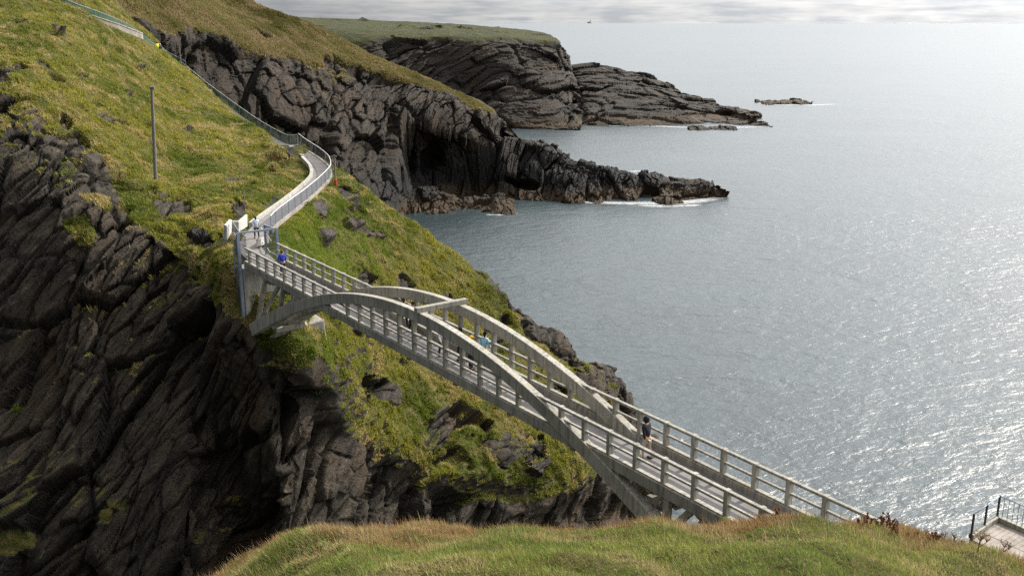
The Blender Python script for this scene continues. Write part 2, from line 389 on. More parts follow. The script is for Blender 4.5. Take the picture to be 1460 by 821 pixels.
def project(P):
    d = P - np.array([0, 0, CAMZ]); zc = d[..., 1] * CP - d[..., 2] * SP; yc = d[..., 1] * SP + d[..., 2] * CP
    zc = np.maximum(zc, 0.1); return W0 / 2 + FPX * d[..., 0] / zc, H0 / 2 - FPX * yc / zc
def blobs(P, lst, seed):
    """soft irregular patches where rock comes through turf (or turf lies on rock), fixed to the ground"""
    u, v = project(P); n = fbm(P * 0.30, 3, seed) * 0.55 + fbm(P * 1.0, 3, seed + 5) * 0.55; out = np.zeros(u.shape)
    for (cu, cv, ru, rv, a) in lst:
        ca, sa = math.cos(R(a)), math.sin(R(a)); x = ((u - cu) * ca + (v - cv) * sa) / ru; y = (-(u - cu) * sa + (v - cv) * ca) / rv
        out = np.maximum(out, sstep(1.25, 0.6, np.sqrt(x * x + y * y) + n))
    return out
def terrain(name, cols, nu, nv, mat, strata, s=1.0, seed=0, rock_amp=1.0, grass_amp=1.0, label=None, fix=None, flip=True, outcrops=(), turf=(), calm=(), hollow=(), hdepth=5.5, smooth=False):
    G = loft(cols, nu, nv); P = G[..., :3].copy(); g = G[..., 3]
    N = normals(smooth_grid(P, 3)); 
    if flip: N = -N
    rk_ = blobs(P, outcrops, seed + 300) if outcrops else 0.0; tf_ = blobs(P, turf, seed + 310) if turf else 0.0
    g = g - 1.3 * rk_ + 0.42 * tf_
    e, nn = strata
    rd, crack = rock_disp(P, e, nn, s, seed)
    gn = fbm(P * (0.10, 0.10, 0.16) / s, 4, seed + 70)
    m0 = np.clip(g + 0.42 * gn, 0, 1); m0 = sstep(0.3, 0.62, m0)
    # ledges: turf creeps down over rock and rock knuckles through turf
    knob = sstep(0.36, 0.6, fbm(P * (0.16, 0.16, 0.22) / s + 31, 4, seed + 80)) * 0.9
    m0 = m0 * (1 - knob * (g < 1.3))
    gd = 0.75 * fbm(P * 0.13 / s, 3, seed + 90) + 0.30 * ridged(P * (0.5, 0.5, 0.9) / s, 3, seed + 95) + 0.12 * fbm(P * 1.6 / s, 3, seed + 97)
    d = (1 - m0) * (rd * rock_amp) * (1 - .45 * rk_) + .28 * s * rk_ + m0 * gd * s * grass_amp + m0 * 0.1 * s
    if hollow: d = d - hdepth * smooth_grid(blobs(P, hollow, seed + 330), 4)
    if calm: d = d * (1 - .85 * blobs(P, calm, seed + 320))
    P = P + N * d[..., None]
    grass = m0.copy()
    N2 = normals(P); N2 = -N2 if flip else N2
    Ns = smooth_grid(N2, 1)
    grass = grass * sstep(-0.05, 0.22, Ns[..., 2])
    # small turf caps on flat rock ledges
    cap = sstep(0.62, 0.85, smooth_grid(N2, 2)[..., 2]) * sstep(-0.1, 0.25, gn) * (g > -0.5) * 0.75
    grass = np.maximum(grass, cap * sstep(6 * s, 14 * s, P[..., 2]))
    if fix is not None: P, grass = fix(P, grass)
    nU, nV = P.shape[:2]
    o = mesh_np(name, P.reshape(-1, 3), grid_faces(nU, nV, flip), mat, smooth=smooth, attrs={'grass': grass.ravel(), 'crack': crack.ravel()})
    tag(o, kind='structure')
    return o, P, grass, N2

def col(*keys):
    """(u,v,D,g) seen points, ('w',x,y,z,g) world points"""
    out = []
    for k in keys:
        if k[0] == 'w': out.append((k[1], k[2], k[3], k[4]))
        else: out.append((*atD(k[0], k[1], k[2]), k[3]))
    return out
def back(col_, dx, dy, drop, gz=1.0):
    """puts the hidden far side behind the ridge point of a column"""
    x, y, z, g = col_[0]
    b1 = (x + dx * .35, y + dy * .35, z - drop * .12, gz); b2 = (x + dx, y + dy, -3.0, 0.0)
    return [b2, ((x + dx * .8 + x * .0), y + dy * .75, max(z * 0.45, -2), 0.2), b1] + col_
def scaleD(c, k):
    return [(x * k, y * k, CAMZ + (z - CAMZ) * k, g) for (x, y, z, g) in c]
def foot(col_, dy=-1.0, z=-3.0):
    x, y, zz, g = col_[-1]
    return col_ + [(x, y + dy, z, 0.0)]

STR_A = ((0.60, 0.10, 0.79), (-0.79, 0.05, 0.60))
A = [
 col((-420,-120,170,1),(-420,0,128,1),(-420,90,104,1),(-420,190,92,.55),(-420,270,84,.2),(-420,460,76,0),(-420,640,68,0),(-420,830,62,0)),
 col((-200,-80,160,1),(-200,0,122,1),(-200,70,102,1),(-200,140,91,.3),(-200,230,84,.1),(-200,440,75,0),(-200,640,67,0),(-200,830,60,0)),
 col((10,-80,156,1),(5,-20,130,1),(0,55,107,1),(0,132,92,.35),(0,215,84,.1),(0,400,75,0),(0,620,67,0),(0,830,60,0)),
 col((110,-45,156,1),(105,10,132,1),(98,100,106,1),(85,190,89,.45),(90,260,81.5,.15),(100,400,74,0),(105,620,66,0),(110,830,60,0)),
 col((188,28,156,1),(190,75,134,1),(190,165,106,1),(185,285,85,.55),(190,335,79,.25),(190,450,73,0),(195,640,66,-.05),(205,830,61,0)),
 col((258,97,148,1),(258,140,127,1),(262,225,104,1),(262,345,79,.55),(258,395,75.5,.35),(255,480,71,-.1),(270,650,66,-.05),(280,830,61,0)),
 col((340,160,134,1),(335,205,116,1),(325,275,92,1),(325,365,72.0,.62),(325,420,68.2,.5),(322,500,65.2,-.1),(338,670,68,.1),(350,830,66,0)),
 col((420,209,116,1),(415,245,103,1),(392,300,87,1),(366,385,68.6,.9),(354,450,66.0,.6),(370,502,64.6,.4),(385,620,63.8,.1),(400,830,63,0)),
 col((474,241,105,1),(478,290,97,1),(478,350,87,1),(468,440,72.5,1),(452,500,65.8,1),(440,570,64.8,.3),(445,660,65.5,-.1),(455,830,65.5,0)),
 col((562,300,107,1),(560,350,100,1),(556,420,92,1),(550,500,85,1),(545,565,80,1),(540,605,76.2,.85),(538,655,74.6,.35),(545,830,73,0)),
 col((662,373,108,1),(660,420,102,1),(652,490,96,1),(645,565,89,1),(640,620,84,1),(638,665,81,.85),(640,712,80.5,.25),(645,830,79,0)),
 col((762,447,110,.3),(760,480,106,.55),(755,550,98,1),(750,600,93.5,1),(746,645,89,1),(745,690,86.5,.75),(745,735,87,.3),(748,830,85,0)),
 col((842,507,113,.15),(840,555,107,.5),(836,600,101,.7),(830,640,96,1),(828,675,93.5,.85),(830,705,93.5,.5),(832,740,95,.15),(838,830,93,0)),
 col((898,570,117,.15),(898,605,113,.1),(893,640,110,.1),(888,665,109,.1),(886,690,109,.1),(886,715,110,.1),(886,745,110,.0),(890,830,104,0)),
 col((944,650,120,.0),(948,672,118,.0),(950,690,116,0),(950,706,114,0),(948,722,113,0),(946,736,112,.0),(944,752,111,0),(940,830,105,0)),
]
A = [foot(back(c, c[0][0] / c[0][1] * (26 if i < 7 else 16) - 2.0, 26 if i < 7 else 16, 30, 1.0 if i < 11 else 0.0), -4) for i, c in enumerate(A)]

# the path: level by the bridge, climbing after the bend
PATH = [(br(63.5, (PL + PR) / 2, -16.50)), atZ(356, 352, CAMZ - 16.5), atZ(372, 325, CAMZ - 16.5), atZ(395, 306, CAMZ - 16.45), atZ(418, 289, CAMZ - 16.4), atZ(441, 270, CAMZ - 16.3),
        atZ(458, 252, CAMZ - 16.1), atZ(456, 238, CAMZ - 15.6), atZ(441, 224, CAMZ - 14.8), atZ(418, 207, CAMZ - 13.6)]
PATH = [Vector(p) for p in PATH]
HI = [atD(398, 205, 122), atD(360, 183, 131), atD(320, 154, 140), atD(285, 127, 147.5), atD(255, 101, 151), atD(232, 83, 150), atD(212, 66, 146), atD(192, 53, 141), atD(160, 40, 137), atD(125, 28, 134), atD(98, 18, 132), atD(52, 2, 130), atD(0, -14, 129), atD(-80, -34, 130)]
PATH2 = [PATH[-1]] + [Vector(p) for p in HI]
def dense(pts, n=12): return [Vector(p) for p in catmull([tuple(p) for p in pts], n)]
PD = dense(PATH); PD2 = dense(PATH2)
def carve(P, grass, line, wid, blend, below=0.2):
    L = np.array([tuple(p) for p in line]); XY = P[..., :2]; shp = XY.shape[:2]
    lo, hi = L[:, :2].min(0) - blend - 2, L[:, :2].max(0) + blend + 2
    sel = np.where(((XY > lo) & (XY < hi)).all(-1)); q = P[sel]
    bd = np.full(len(q), 1e9); bz = np.zeros(len(q))
    for a, b in zip(L[:-1], L[1:]):
        ab = b - a; l2 = (ab[:2] ** 2).sum() + 1e-9
        t = np.clip(((q[:, :2] - a[:2]) @ ab[:2]) / l2, 0, 1); c = a + ab * t[:, None]
        d = np.hypot(q[:, 0] - c[:, 0], q[:, 1] - c[:, 1]); m = d < bd; bd = np.where(m, d, bd); bz = np.where(m, c[:, 2], bz)
    ok = np.abs(q[:, 2] - bz) < 9
    k = (1 - sstep(wid, blend, bd)) * ok
    k = k * (1 - sstep(2.2, 4.5, np.abs(q[:, 2] - bz)))
    q[:, 2] = q[:, 2] * (1 - k) + (bz - below) * k
    P[sel] = q
    return P, grass
def fixA(P, grass):
    P, grass = carve(P, grass, PD[8:], 1.6, 3.8, 0.25)
    P, grass = carve(P, grass, PD2, 0.8, 1.9, 0.1)
    return P, grass
OUT_A = [(745,440,40,14,40),(800,485,40,14,40),(690,395,24,6,35),(452,308,15,9,60),(462,342,9,6,40),(505,325,16,7,20),(530,335,14,8,30),(545,560,26,13,45),(505,478,10,6,30),(645,590,13,9,40),(690,610,12,12,60),
 (655,520,9,6,40),(765,650,16,26,10),(770,470,20,10,40),(720,420,26,8,35),(575,405,14,9,40),(640,430,14,8,40),(590,440,10,6,30),(520,404,10,12,60),(700,640,30,10,30),
 (800,560,16,8,40),(838,540,24,9,40),(232,302,14,8,30),(62,97,15,5,25),(28,100,10,4,20),(80,45,12,5,50),(186,136,7,5,0),(200,98,4,3,0),(118,110,6,3,20),(150,172,12,5,20),(172,178,8,4,20),
 (95,175,10,7,30),(110,205,16,12,30),(75,205,20,20,30),(260,300,16,7,20),(295,345,24,8,30),(320,345,12,6,20),(340,300,12,10,60),(398,283,12,8,60),(385,295,10,6,60),
 (30,38,5,10,80),(20,35,6,4,0),(415,225,5,4,0),(270,190,6,3,0)]
TURF_A = [(430, 515, 50, 14, -10), (395,690,26,42,10),(165,712,24,14,10),(150,735,14,12,0),(272,712,24,16,10),(20,765,32,26,0),(340,715,16,10,0),(300,760,40,16,0),(250,350,50,12,30),(325,425,30,26,40),(110,330,26,20,40),(135,290,26,14,20),(70,640,12,20,0)]
M_TA = m_terrain('turf_and_slate', (0.014, 0.0115, 0.0085), (0.088, 0.070, 0.049), (0.060, 0.072, 0.013), (0.125, 0.118, 0.026), (0.20, 0.145, 0.055), 1.0, STR_A, 0.5)
headA, PA, gA, nA = terrain('near_headland', A, 76, 82, M_TA, STR_A, 1.0, 3, 1.0, 1.0, fix=fixA, smooth=True, outcrops=OUT_A, turf=TURF_A, calm=[(405, 500, 85, 80, 0), (345, 400, 30, 90, 0)])

# ---- middle headland with its long black spur
STR_B = ((0.22, 0.12, 0.97), (-0.97, 0.1, 0.22))
B = [
 col((120,-140,300,1),(130,-90,262,1),(140,-40,238,1),(160,10,222,.7),(168,60,215,.1),(175,130,212,0),(185,230,208,0),(190,300,206,0)),
 col((250,-70,310,1),(240,-30,280,1),(228,10,254,1),(222,42,240,.6),(222,78,236,.1),(226,150,232,0),(234,240,228,0),(240,315,225,0)),
 col((312,3,312,1),(308,20,290,1),(302,42,268,.6),(298,62,258,.1),(298,100,254,0),(304,170,250,0),(318,250,247,0),(326,315,244,0)),
 col((382,31,322,1),(378,50,300,1),(372,78,282,.65),(370,100,275,.1),(374,135,271,0),(386,200,266,0),(402,270,262,0),(410,320,259,0)),
 col((442,52,332,.9),(440,72,314,.5),(436,96,298,.2),(434,120,291,0),(438,155,287,0),(450,212,283,0),(466,270,280,0),(474,318,277,0)),
 col((494,82,338,.75),(492,96,326,.2),(490,112,316,.0),(492,136,310,.1),(500,175,304,0),(514,225,300,0),(530,278,296,0),(538,310,294,0)),
 col((546,103,344,.65),(544,116,336,.1),(542,134,330,0),(543,158,325,0),(550,195,319,0),(560,238,315,0),(566,278,313,0),(572,300,312,0)),
 col((600,124,350,.5),(597,136,344,0),(595,155,339,0),(592,178,336,0),(584,205,338,-.1),(584,232,342,-.1),(592,258,343,0),(602,286,338,0)),
 col((650,146,354,.25),(648,156,350,0),(646,172,347,.1),(640,190,345,0),(628,212,347,0),(626,232,350,0),(634,250,352,0),(645,270,352,0)),
 col((696,176,360,.3),(697,184,358,0),(698,195,356,0),(698,208,355,0),(694,222,354,0),(692,238,353,0),(694,258,352,0),(700,278,350,0)),
 col((714,196,362,0),(718,202,360,0),(722,212,358,0),(726,222,356,0),(728,236,354,0),(730,250,352,0),(733,266,350,0),(738,286,346,0)),
 col((760,206,362,0),(764,213,360,0),(768,222,358,0),(770,232,356,0),(772,244,353,0),(774,256,351,0),(777,270,348,0),(780,290,342,0)),
 col((806,226,360,0),(808,232,358,0),(812,240,356,0),(816,248,354,0),(820,256,351,0),(823,266,348,0),(826,278,345,0),(832,294,338,0)),
 col((850,246,357,0),(853,250,356,0),(856,255,354,0),(860,262,352,0),(864,268,349,0),(868,276,346,0),(872,284,342,0),(878,296,336,0)),
 col((905,255,356,0),(907,258,355,0),(909,262,353,0),(911,267,351,0),(913,272,349,0),(915,278,346,0),(917,284,343,0),(920,295,337,0)),
 col((960,262,354,0),(961,264,353,0),(962,266,352,0),(963,270,350,0),(964,275,348,0),(965,280,345,0),(966,285,342,0),(968,292,338,0)),
 col((1008,263,353,0),(1009,265,352,0),(1010,267,351,0),(1011,270,350,0),(1012,274,348,0),(1013,279,346,0),(1014,283,343,0),(1015,289,339,0)),
 col((1036,278,350,0),(1037,279,349,0),(1038,280,348,0),(1039,281,347,0),(1040,282,346,0),(1041,284,345,0),(1042,287,343,0),(1043,290,341,0)),
]
B = [scaleD(c, .968) for c in B]
B = [foot(back(c, 20 if i < 10 else 4, 60 if i < 9 else 24, 14 if i < 9 else 5, 1.0 if i < 9 else 0.0), -2) for i, c in enumerate(B)]
def trim(P, grass): return P, grass
M_TB = m_terrain('brown_cliff', (0.010, 0.008, 0.0055), (0.058, 0.041, 0.026), (0.060, 0.055, 0.018), (0.10, 0.085, 0.030), (0.13, 0.095, 0.042), 0.4, STR_B, 0.2, dark=(15.0, 25.0, 0.88), brown=(1.5, 3.0, 4.0, 7.0))
headB, PB, gB, nB = terrain('middle_headland', B, 46, 34, M_TB, STR_B, 2.0, 21, 0.8, 0.8, hollow=[(618, 226, 15, 20, 10), (590, 244, 6, 26, 0), (555, 205, 7, 40, 10), (262, 110, 8, 40, 20), (470, 200, 8, 50, 15), (745, 262, 20, 6, 10)])

# ---- low tongue of rock in front of it
S2 = [
 col((556,286,318,0),(560,292,315,0),(566,298,312,0),(572,306,309,0)),
 col((584,268,322,0),(588,276,318,0),(592,288,314,0),(600,304,309,0)),
 col((612,276,321,0),(616,284,317,0),(620,295,313,0),(626,308,308,0)),
 col((650,288,319,0),(653,294,316,0),(656,301,312,0),(660,311,307,0)),
 col((690,288,317,0),(692,294,314,0),(694,301,311,0),(696,314,306,0)),
 col((706,278,318,0),(708,284,315,0),(711,296,311,0),(714,314,306,0)),
 col((722,290,316,0),(724,296,314,0),(726,301,311,0),(728,312,307,0)),
 col((738,303,313,0),(739,304,312,0),(740,306,311,0),(741,309,309,0)),
]
S2 = [foot(back(c, 2, 14, 3, 0.0), -2) for c in S2]
headS, PS, gS, nS = terrain('rock_tongue', S2, 34, 22, M_TB, STR_B, 1.3, 31, 0.8, 0.5)

# ---- far headland with flat turf top
STR_C = ((0.97, 0.1, 0.18), (-0.18, 0.05, 0.97))
Cc = [
 col((300,20,760,1),(300,24,700,1),(300,30,655,1),(300,40,640,.6),(300,80,632,0),(300,130,622,0),(300,165,612,0),(300,196,600,0)),
 col((386,29,740,1),(388,32,700,1),(392,37,660,1),(400,50,640,.8),(405,85,632,0),(410,130,622,0),(415,165,612,0),(420,196,600,0)),
 col((470,32,760,1),(470,35,715,1),(474,42,665,1),(480,58,645,.75),(484,85,638,0),(488,125,628,0),(492,160,618,0),(496,194,606,0)),
 col((560,36,775,1),(560,40,722,1),(562,46,675,1),(566,58,655,.35),(570,80,648,0),(574,115,640,0),(578,150,630,0),(582,192,612,0)),
 col((640,40,770,1),(640,43,722,1),(642,48,680,1),(644,57,660,.3),(648,80,652,0),(652,115,642,0),(656,150,630,0),(660,190,610,0)),
 col((705,46,760,1),(705,48,720,1),(705,51,685,1),(706,57,660,.3),(706,82,648,0),(704,115,636,0),(702,150,622,0),(704,188,602,0)),
 col((752,51,745,1),(752,53,715,1),(752,55,690,1),(753,60,664,.3),(752,88,650,0),(748,120,632,0),(746,152,614,0),(750,186,596,0)),
 col((792,57,725,1),(793,58,708,1),(794,60,692,1),(796,64,672,.2),(800,95,655,0),(792,128,630,0),(790,156,610,0),(800,188,592,0)),
 col((800,66,722,.5),(801,70,708,.2),(803,76,692,0),(806,86,680,0),(812,105,660,0),(808,132,636,0),(812,158,614,0),(826,187,590,0)),
 col((803,74,716,.3),(804,78,705,.1),(806,86,692,0),(809,98,680,0),(818,112,662,0),(816,136,640,0),(818,160,617,0),(834,188,592,0)),
 col((811,92,728,0),(813,98,720,0),(815,108,710,0),(818,122,699,0),(822,140,686,0),(826,158,670,0),(831,172,650,0),(838,186,620,0)),
]
CSP = [
 col((770,104,740,0),(771,108,730,0),(773,114,722,0),(776,122,712,0),(780,134,696,0),(784,148,672,0),(788,164,646,0),(792,186,615,0)),
 col((818,97,716,.1),(819,100,706,0),(821,104,695,0),(824,112,682,0),(828,124,665,0),(832,142,645,0),(838,160,625,0),(846,184,600,0)),
 col((862,98,712,0),(863,101,704,0),(865,105,694,0),(868,112,682,0),(872,124,666,0),(876,142,646,0),(880,160,625,0),(886,184,600,0)),
 col((905,107,708,0),(906,110,700,0),(908,114,692,0),(911,121,680,0),(915,132,664,0),(919,146,645,0),(923,162,625,0),(928,184,601,0)),
 col((950,124,698,0),(951,127,692,0),(953,131,684,0),(956,137,674,0),(960,144,660,0),(963,154,643,0),(966,166,625,0),(970,186,600,0)),
 col((990,142,680,0),(991,144,675,0),(993,147,669,0),(996,151,661,0),(999,156,650,0),(1002,163,637,0),(1005,171,622,0),(1008,188,598,0)),
 col((1022,150,668,0),(1023,152,664,0),(1025,155,659,0),(1028,158,653,0),(1032,162,644,0),(1036,167,633,0),(1040,174,619,0),(1044,189,596,0)),
 col((1060,165,640,0),(1061,166,638,0),(1063,168,634,0),(1066,170,630,0),(1070,173,624,0),(1074,176,617,0),(1078,180,610,0),(1082,190,594,0)),
 col((1094,179,612,0),(1095,180,611,0),(1096,181,609,0),(1097,182,607,0),(1099,183,605,0),(1101,184,602,0),(1102,186,598,0),(1104,190,592,0)),
]
Cc = [scaleD(c, .93) for c in Cc]
Cc = [foot(back(c, 40 if i < 7 else 6, 200 if i < 7 else 50, 2 if i < 7 else 4, 1.0 if i < 7 else 0.0), -3) for i, c in enumerate(Cc)]
M_TC = m_terrain('layered_cliff', (0.015, 0.0115, 0.008), (0.056, 0.043, 0.031), (0.04, 0.048, 0.016), (0.065, 0.068, 0.022), (0.09, 0.08, 0.035), 0.25, STR_C, 0.15)
CSP = [foot(back(scaleD(c, .945), 10, 40, 6, 0.0), -3) for c in CSP]
terrain('far_rock_spur', CSP, 34, 22, M_TC, STR_C, 2.6, 57, 0.7, 0.3)
headC, PCc, gC, nC = terrain('far_headland', Cc, 34, 22, M_TC, STR_C, 2.9, 51, 0.75, 0.35)

# ---- skerry standing out of the sea
sk = [
 [(1078,147,790),(1080,147.5,782),(1082,148.5,776),(1084,150,768)],
 [(1100,145,790),(1102,146,782),(1103,148,776),(1104,151,766)],
 [(1118,143,790),(1119,145,782),(1120,148,776),(1122,152,764)],
 [(1136,141.5,790),(1137,144,782),(1138,148,774),(1140,153,762)],
 [(1156,144,790),(1157,146,782),(1158,149,774),(1159,153,762)],
 [(1176,150,785),(1177,150.5,780),(1178,151,774),(1179,153,766)],
 [(1192,149.5,785),(1193,150,780),(1194,151,774),(1195,153,766)],
]
sk = [foot(back(scaleD(col(*[(u, v, D, 0) for (u, v, D) in c]), .935), 2, 14, 2, 0.0), -2) for c in sk]
terrain('rock_islet', sk, 16, 8, M_TC, STR_B, 1.6, 61, 0.6, 0.3)
rk = [
 [(980,181.5,592),(981,182,590),(982,183,588),(983,186,584)],
 [(1000,180,594),(1001,181.5,591),(1002,183,588),(1003,187,584)],
 [(1030,179.5,594),(1031,181.5,591),(1032,183.5,588),(1033,187,584)],
 [(1050,183,590),(1051,184,588),(1052,185,586),(1053,187,584)],
]
rk = [foot(back(scaleD(col(*[(u, v, D, 0) for (u, v, D) in c]), .945), 1, 7, 1, 0.0), -2) for c in rk]
terrain('shore_rocks', rk, 16, 8, M_TC, STR_B, 1.0, 66, 0.6, 0.3)

# ---- foreground knoll the picture is taken from, and the slope that carries the near end of the bridge
HKD = 13
hk = [(-260, 905), (0, 893), (150, 868), (225, 846), (300, 806), (400, 763), (470, 742), (545, 738), (640, 742), (740, 738), (840, 741), (940, 738), (1040, 738), (1110, 729), (1170, 738), (1240, 749), (1330, 758), (1395, 775), (1460, 789), (1560, 812), (1750, 860)]
H = []
for i, (u, v) in enumerate(hk):
    D = 14.6 + 0.8 * math.sin(i * 1.7)
    if u > 1350: D = 13.6
    v += HKD - 20 * math.exp(-((u - 1232) / 62) ** 2) - 3 * (u > 1350); c = atD(u, v, D); xs = (u - 730) / 1400.0
    def P_(D_, z_, uu=u): return ('w', (uu - 730) / 1400.0 * D_, D_, CAMZ + z_, 1)
    zc = c[2] - CAMZ; sl = zc / D
    keys = [P_(-3, -1.9), P_(1.0, -2.0), P_(5, -4.0 + min(0, (sl + .55) * 4)), P_(9.0, 9.0 * sl - 1.12), P_(11.5, 11.5 * sl - 0.50)]
    keys += [('w', *c, 1), P_(D + 1.5, sl * (D + 1.5) - 0.9)]
    if u >= 1040: keys += [P_(22, -16.6 if u < 1330 else -18.6), P_(30, -17.6 if u < 1180 else -21), P_(44, -45), P_(60, -63)]
    else: keys += [P_(20, -17), P_(26, -34), P_(32, -50), P_(40, -63)]
    H.append(col(*keys))
G = loft(H, 26, 34); PH = G[..., :3].copy(); NH = -normals(smooth_grid(PH, 2))
dh = 0.20 * fbm(PH * 0.55, 4, 201) + 0.10 * ridged(PH * 1.3, 3, 210)
PH = PH + NH * dh[..., None]
M_HILL, t = newmat('knoll_soil_and_moss'); p = t.pos()
a = t.noise(p, 1.1, 6, .6); b = t.noise(p, 14.0, 5, .7)
finish(t, t.mix(t.ramp(b, .35, .65), rgb(0.035, 0.035, 0.012), t.mix(t.ramp(a, .4, .6), rgb(0.075, 0.085, 0.02), rgb(0.11, 0.085, 0.035))), 0.95, t.bump(b, 0.8, 0.05), 0.1)
hill = mesh_np('grass_knoll', PH.reshape(-1, 3), grid_faces(*PH.shape[:2], True), M_HILL, smooth=True); tag(hill, kind='structure')

# ------------------------------------------------------------------ sea
rad = [0.0, 60, 150, 300, 600, 1200, 2500, 5000, 9000, 14000, 20000, 27600, 40000]
nseg = 96; vs = [(0, 0, 0)]; fs = []
for r_ in rad[1:]:
    for k in range(nseg): vs.append((r_ * math.sin(2 * math.pi * k / nseg), r_ * math.cos(2 * math.pi * k / nseg), -r_ * r_ / (2 * 6.37e6)))
for k in range(nseg): fs.append((0, 1 + (k + 1) % nseg, 1 + k))
for i in range(len(rad) - 2):
    for k in range(nseg):
        a0 = 1 + i * nseg; b0 = a0 + nseg; fs.append((a0 + k, a0 + (k + 1) % nseg, b0 + (k + 1) % nseg, b0 + k))
me = bpy.data.meshes.new('sea'); me.from_pydata(vs, [], fs)
for p_ in me.polygons: p_.use_smooth = True
sea = bpy.data.objects.new('sea', me); COL.objects.link(sea); tag(sea, kind='structure')
M_SEA, t = newmat('sea_water'); p = t.pos(); px_ = t.xyz(p)
dist = t.vmath('LENGTH', t.vmath('SUBTRACT', p, (0, 0, CAMZ)))
wv = t.comb(t.math('ADD', t.math('MULTIPLY', px_[0], 0.55), t.math('MULTIPLY', px_[1], 0.25)), t.math('ADD', t.math('MULTIPLY', px_[1], 1.0), t.math('MULTIPLY', px_[0], -0.35)), 0.0)
h1 = t.noise(wv, 1.5, 5, 0.62, 0.4); h2 = t.noise(wv, 0.42, 4, 0.55, 0.5); h3 = t.noise(wv, 0.085, 4, 0.55, 0.5); h4 = t.noise(wv, 0.012, 4, 0.55)
hh = t.math('ADD', t.math('MULTIPLY', h1, 0.16), t.math('ADD', t.math('MULTIPLY', h2, 0.50), t.math('MULTIPLY', h3, 0.9)))
patch = t.ramp(t.math('ADD', t.math('MULTIPLY', h4, 0.6), t.math('MULTIPLY', h3, 0.4)), 0.35, 0.65, 0.75, 1.1)
lane = t.noise(t.vmath('MULTIPLY', p, (0.35, 1.0, 1.0)), 0.0045, 5, 0.6, 0.8)
patch = t.math('MULTIPLY', patch, t.ramp(lane, 0.36, 0.64, 0.72, 1.18))
far = t.ramp(dist, 300.0, 6000.0, 1.0, 0.55)
nrm = t.node('ShaderNodeBump', ins={'Height': hh, 'Strength': t.math('MULTIPLY', patch, far), 'Distance': 1.0}).outputs[0]
n_deep = t.noise(p, 0.02, 3, 0.5)
colw = t.mix(t.ramp(n_deep, .4, .6), rgb(0.014, 0.026, 0.030), rgb(0.018, 0.034, 0.038))
rg = t.ramp(dist, 200.0, 5000.0, 0.33, 0.36)
finish(t, colw, rg, nrm, 0.55)
sea.data.materials.append(M_SEA)

# ------------------------------------------------------------------ the footbridge
ZR, ZK, ZD = -15.20, -16.20, -16.48        # rail top, kerb top, deck surface (relative to the camera)
S0, S1 = 9.0, 64.6
WB = 0.30                                  # beam and rib width
bridge = empty('footbridge', tuple(br(40.5, (PL + PR) / 2, ZD)), math.atan2(BD[1], BD[0]),
               label='long weathered concrete arch footbridge spanning the rocky gorge', cat='bridge')
bpy.context.view_layer.update()
def bbox_along(mb, s0, s1, t0, t1, z0, z1):
    mb.hexa([br(s0, t0, z0), br(s0, t1, z0), br(s1, t1, z0), br(s1, t0, z0), br(s0, t0, z1), br(s0, t1, z1), br(s1, t1, z1), br(s1, t0, z1)])
m = MB(); bbox_along(m, S0, S1, PL + WB / 2 + .002, PR - WB / 2 - .002, ZD - 0.22, ZD); m.build('deck', M_ASPH, bridge)
def arch_top(s):
    q = s - 40.5; return -13.95 - 0.0136 * q * q + 3.3e-6 * q ** 4 * 0.9
SPR = 26.2                                  # half span
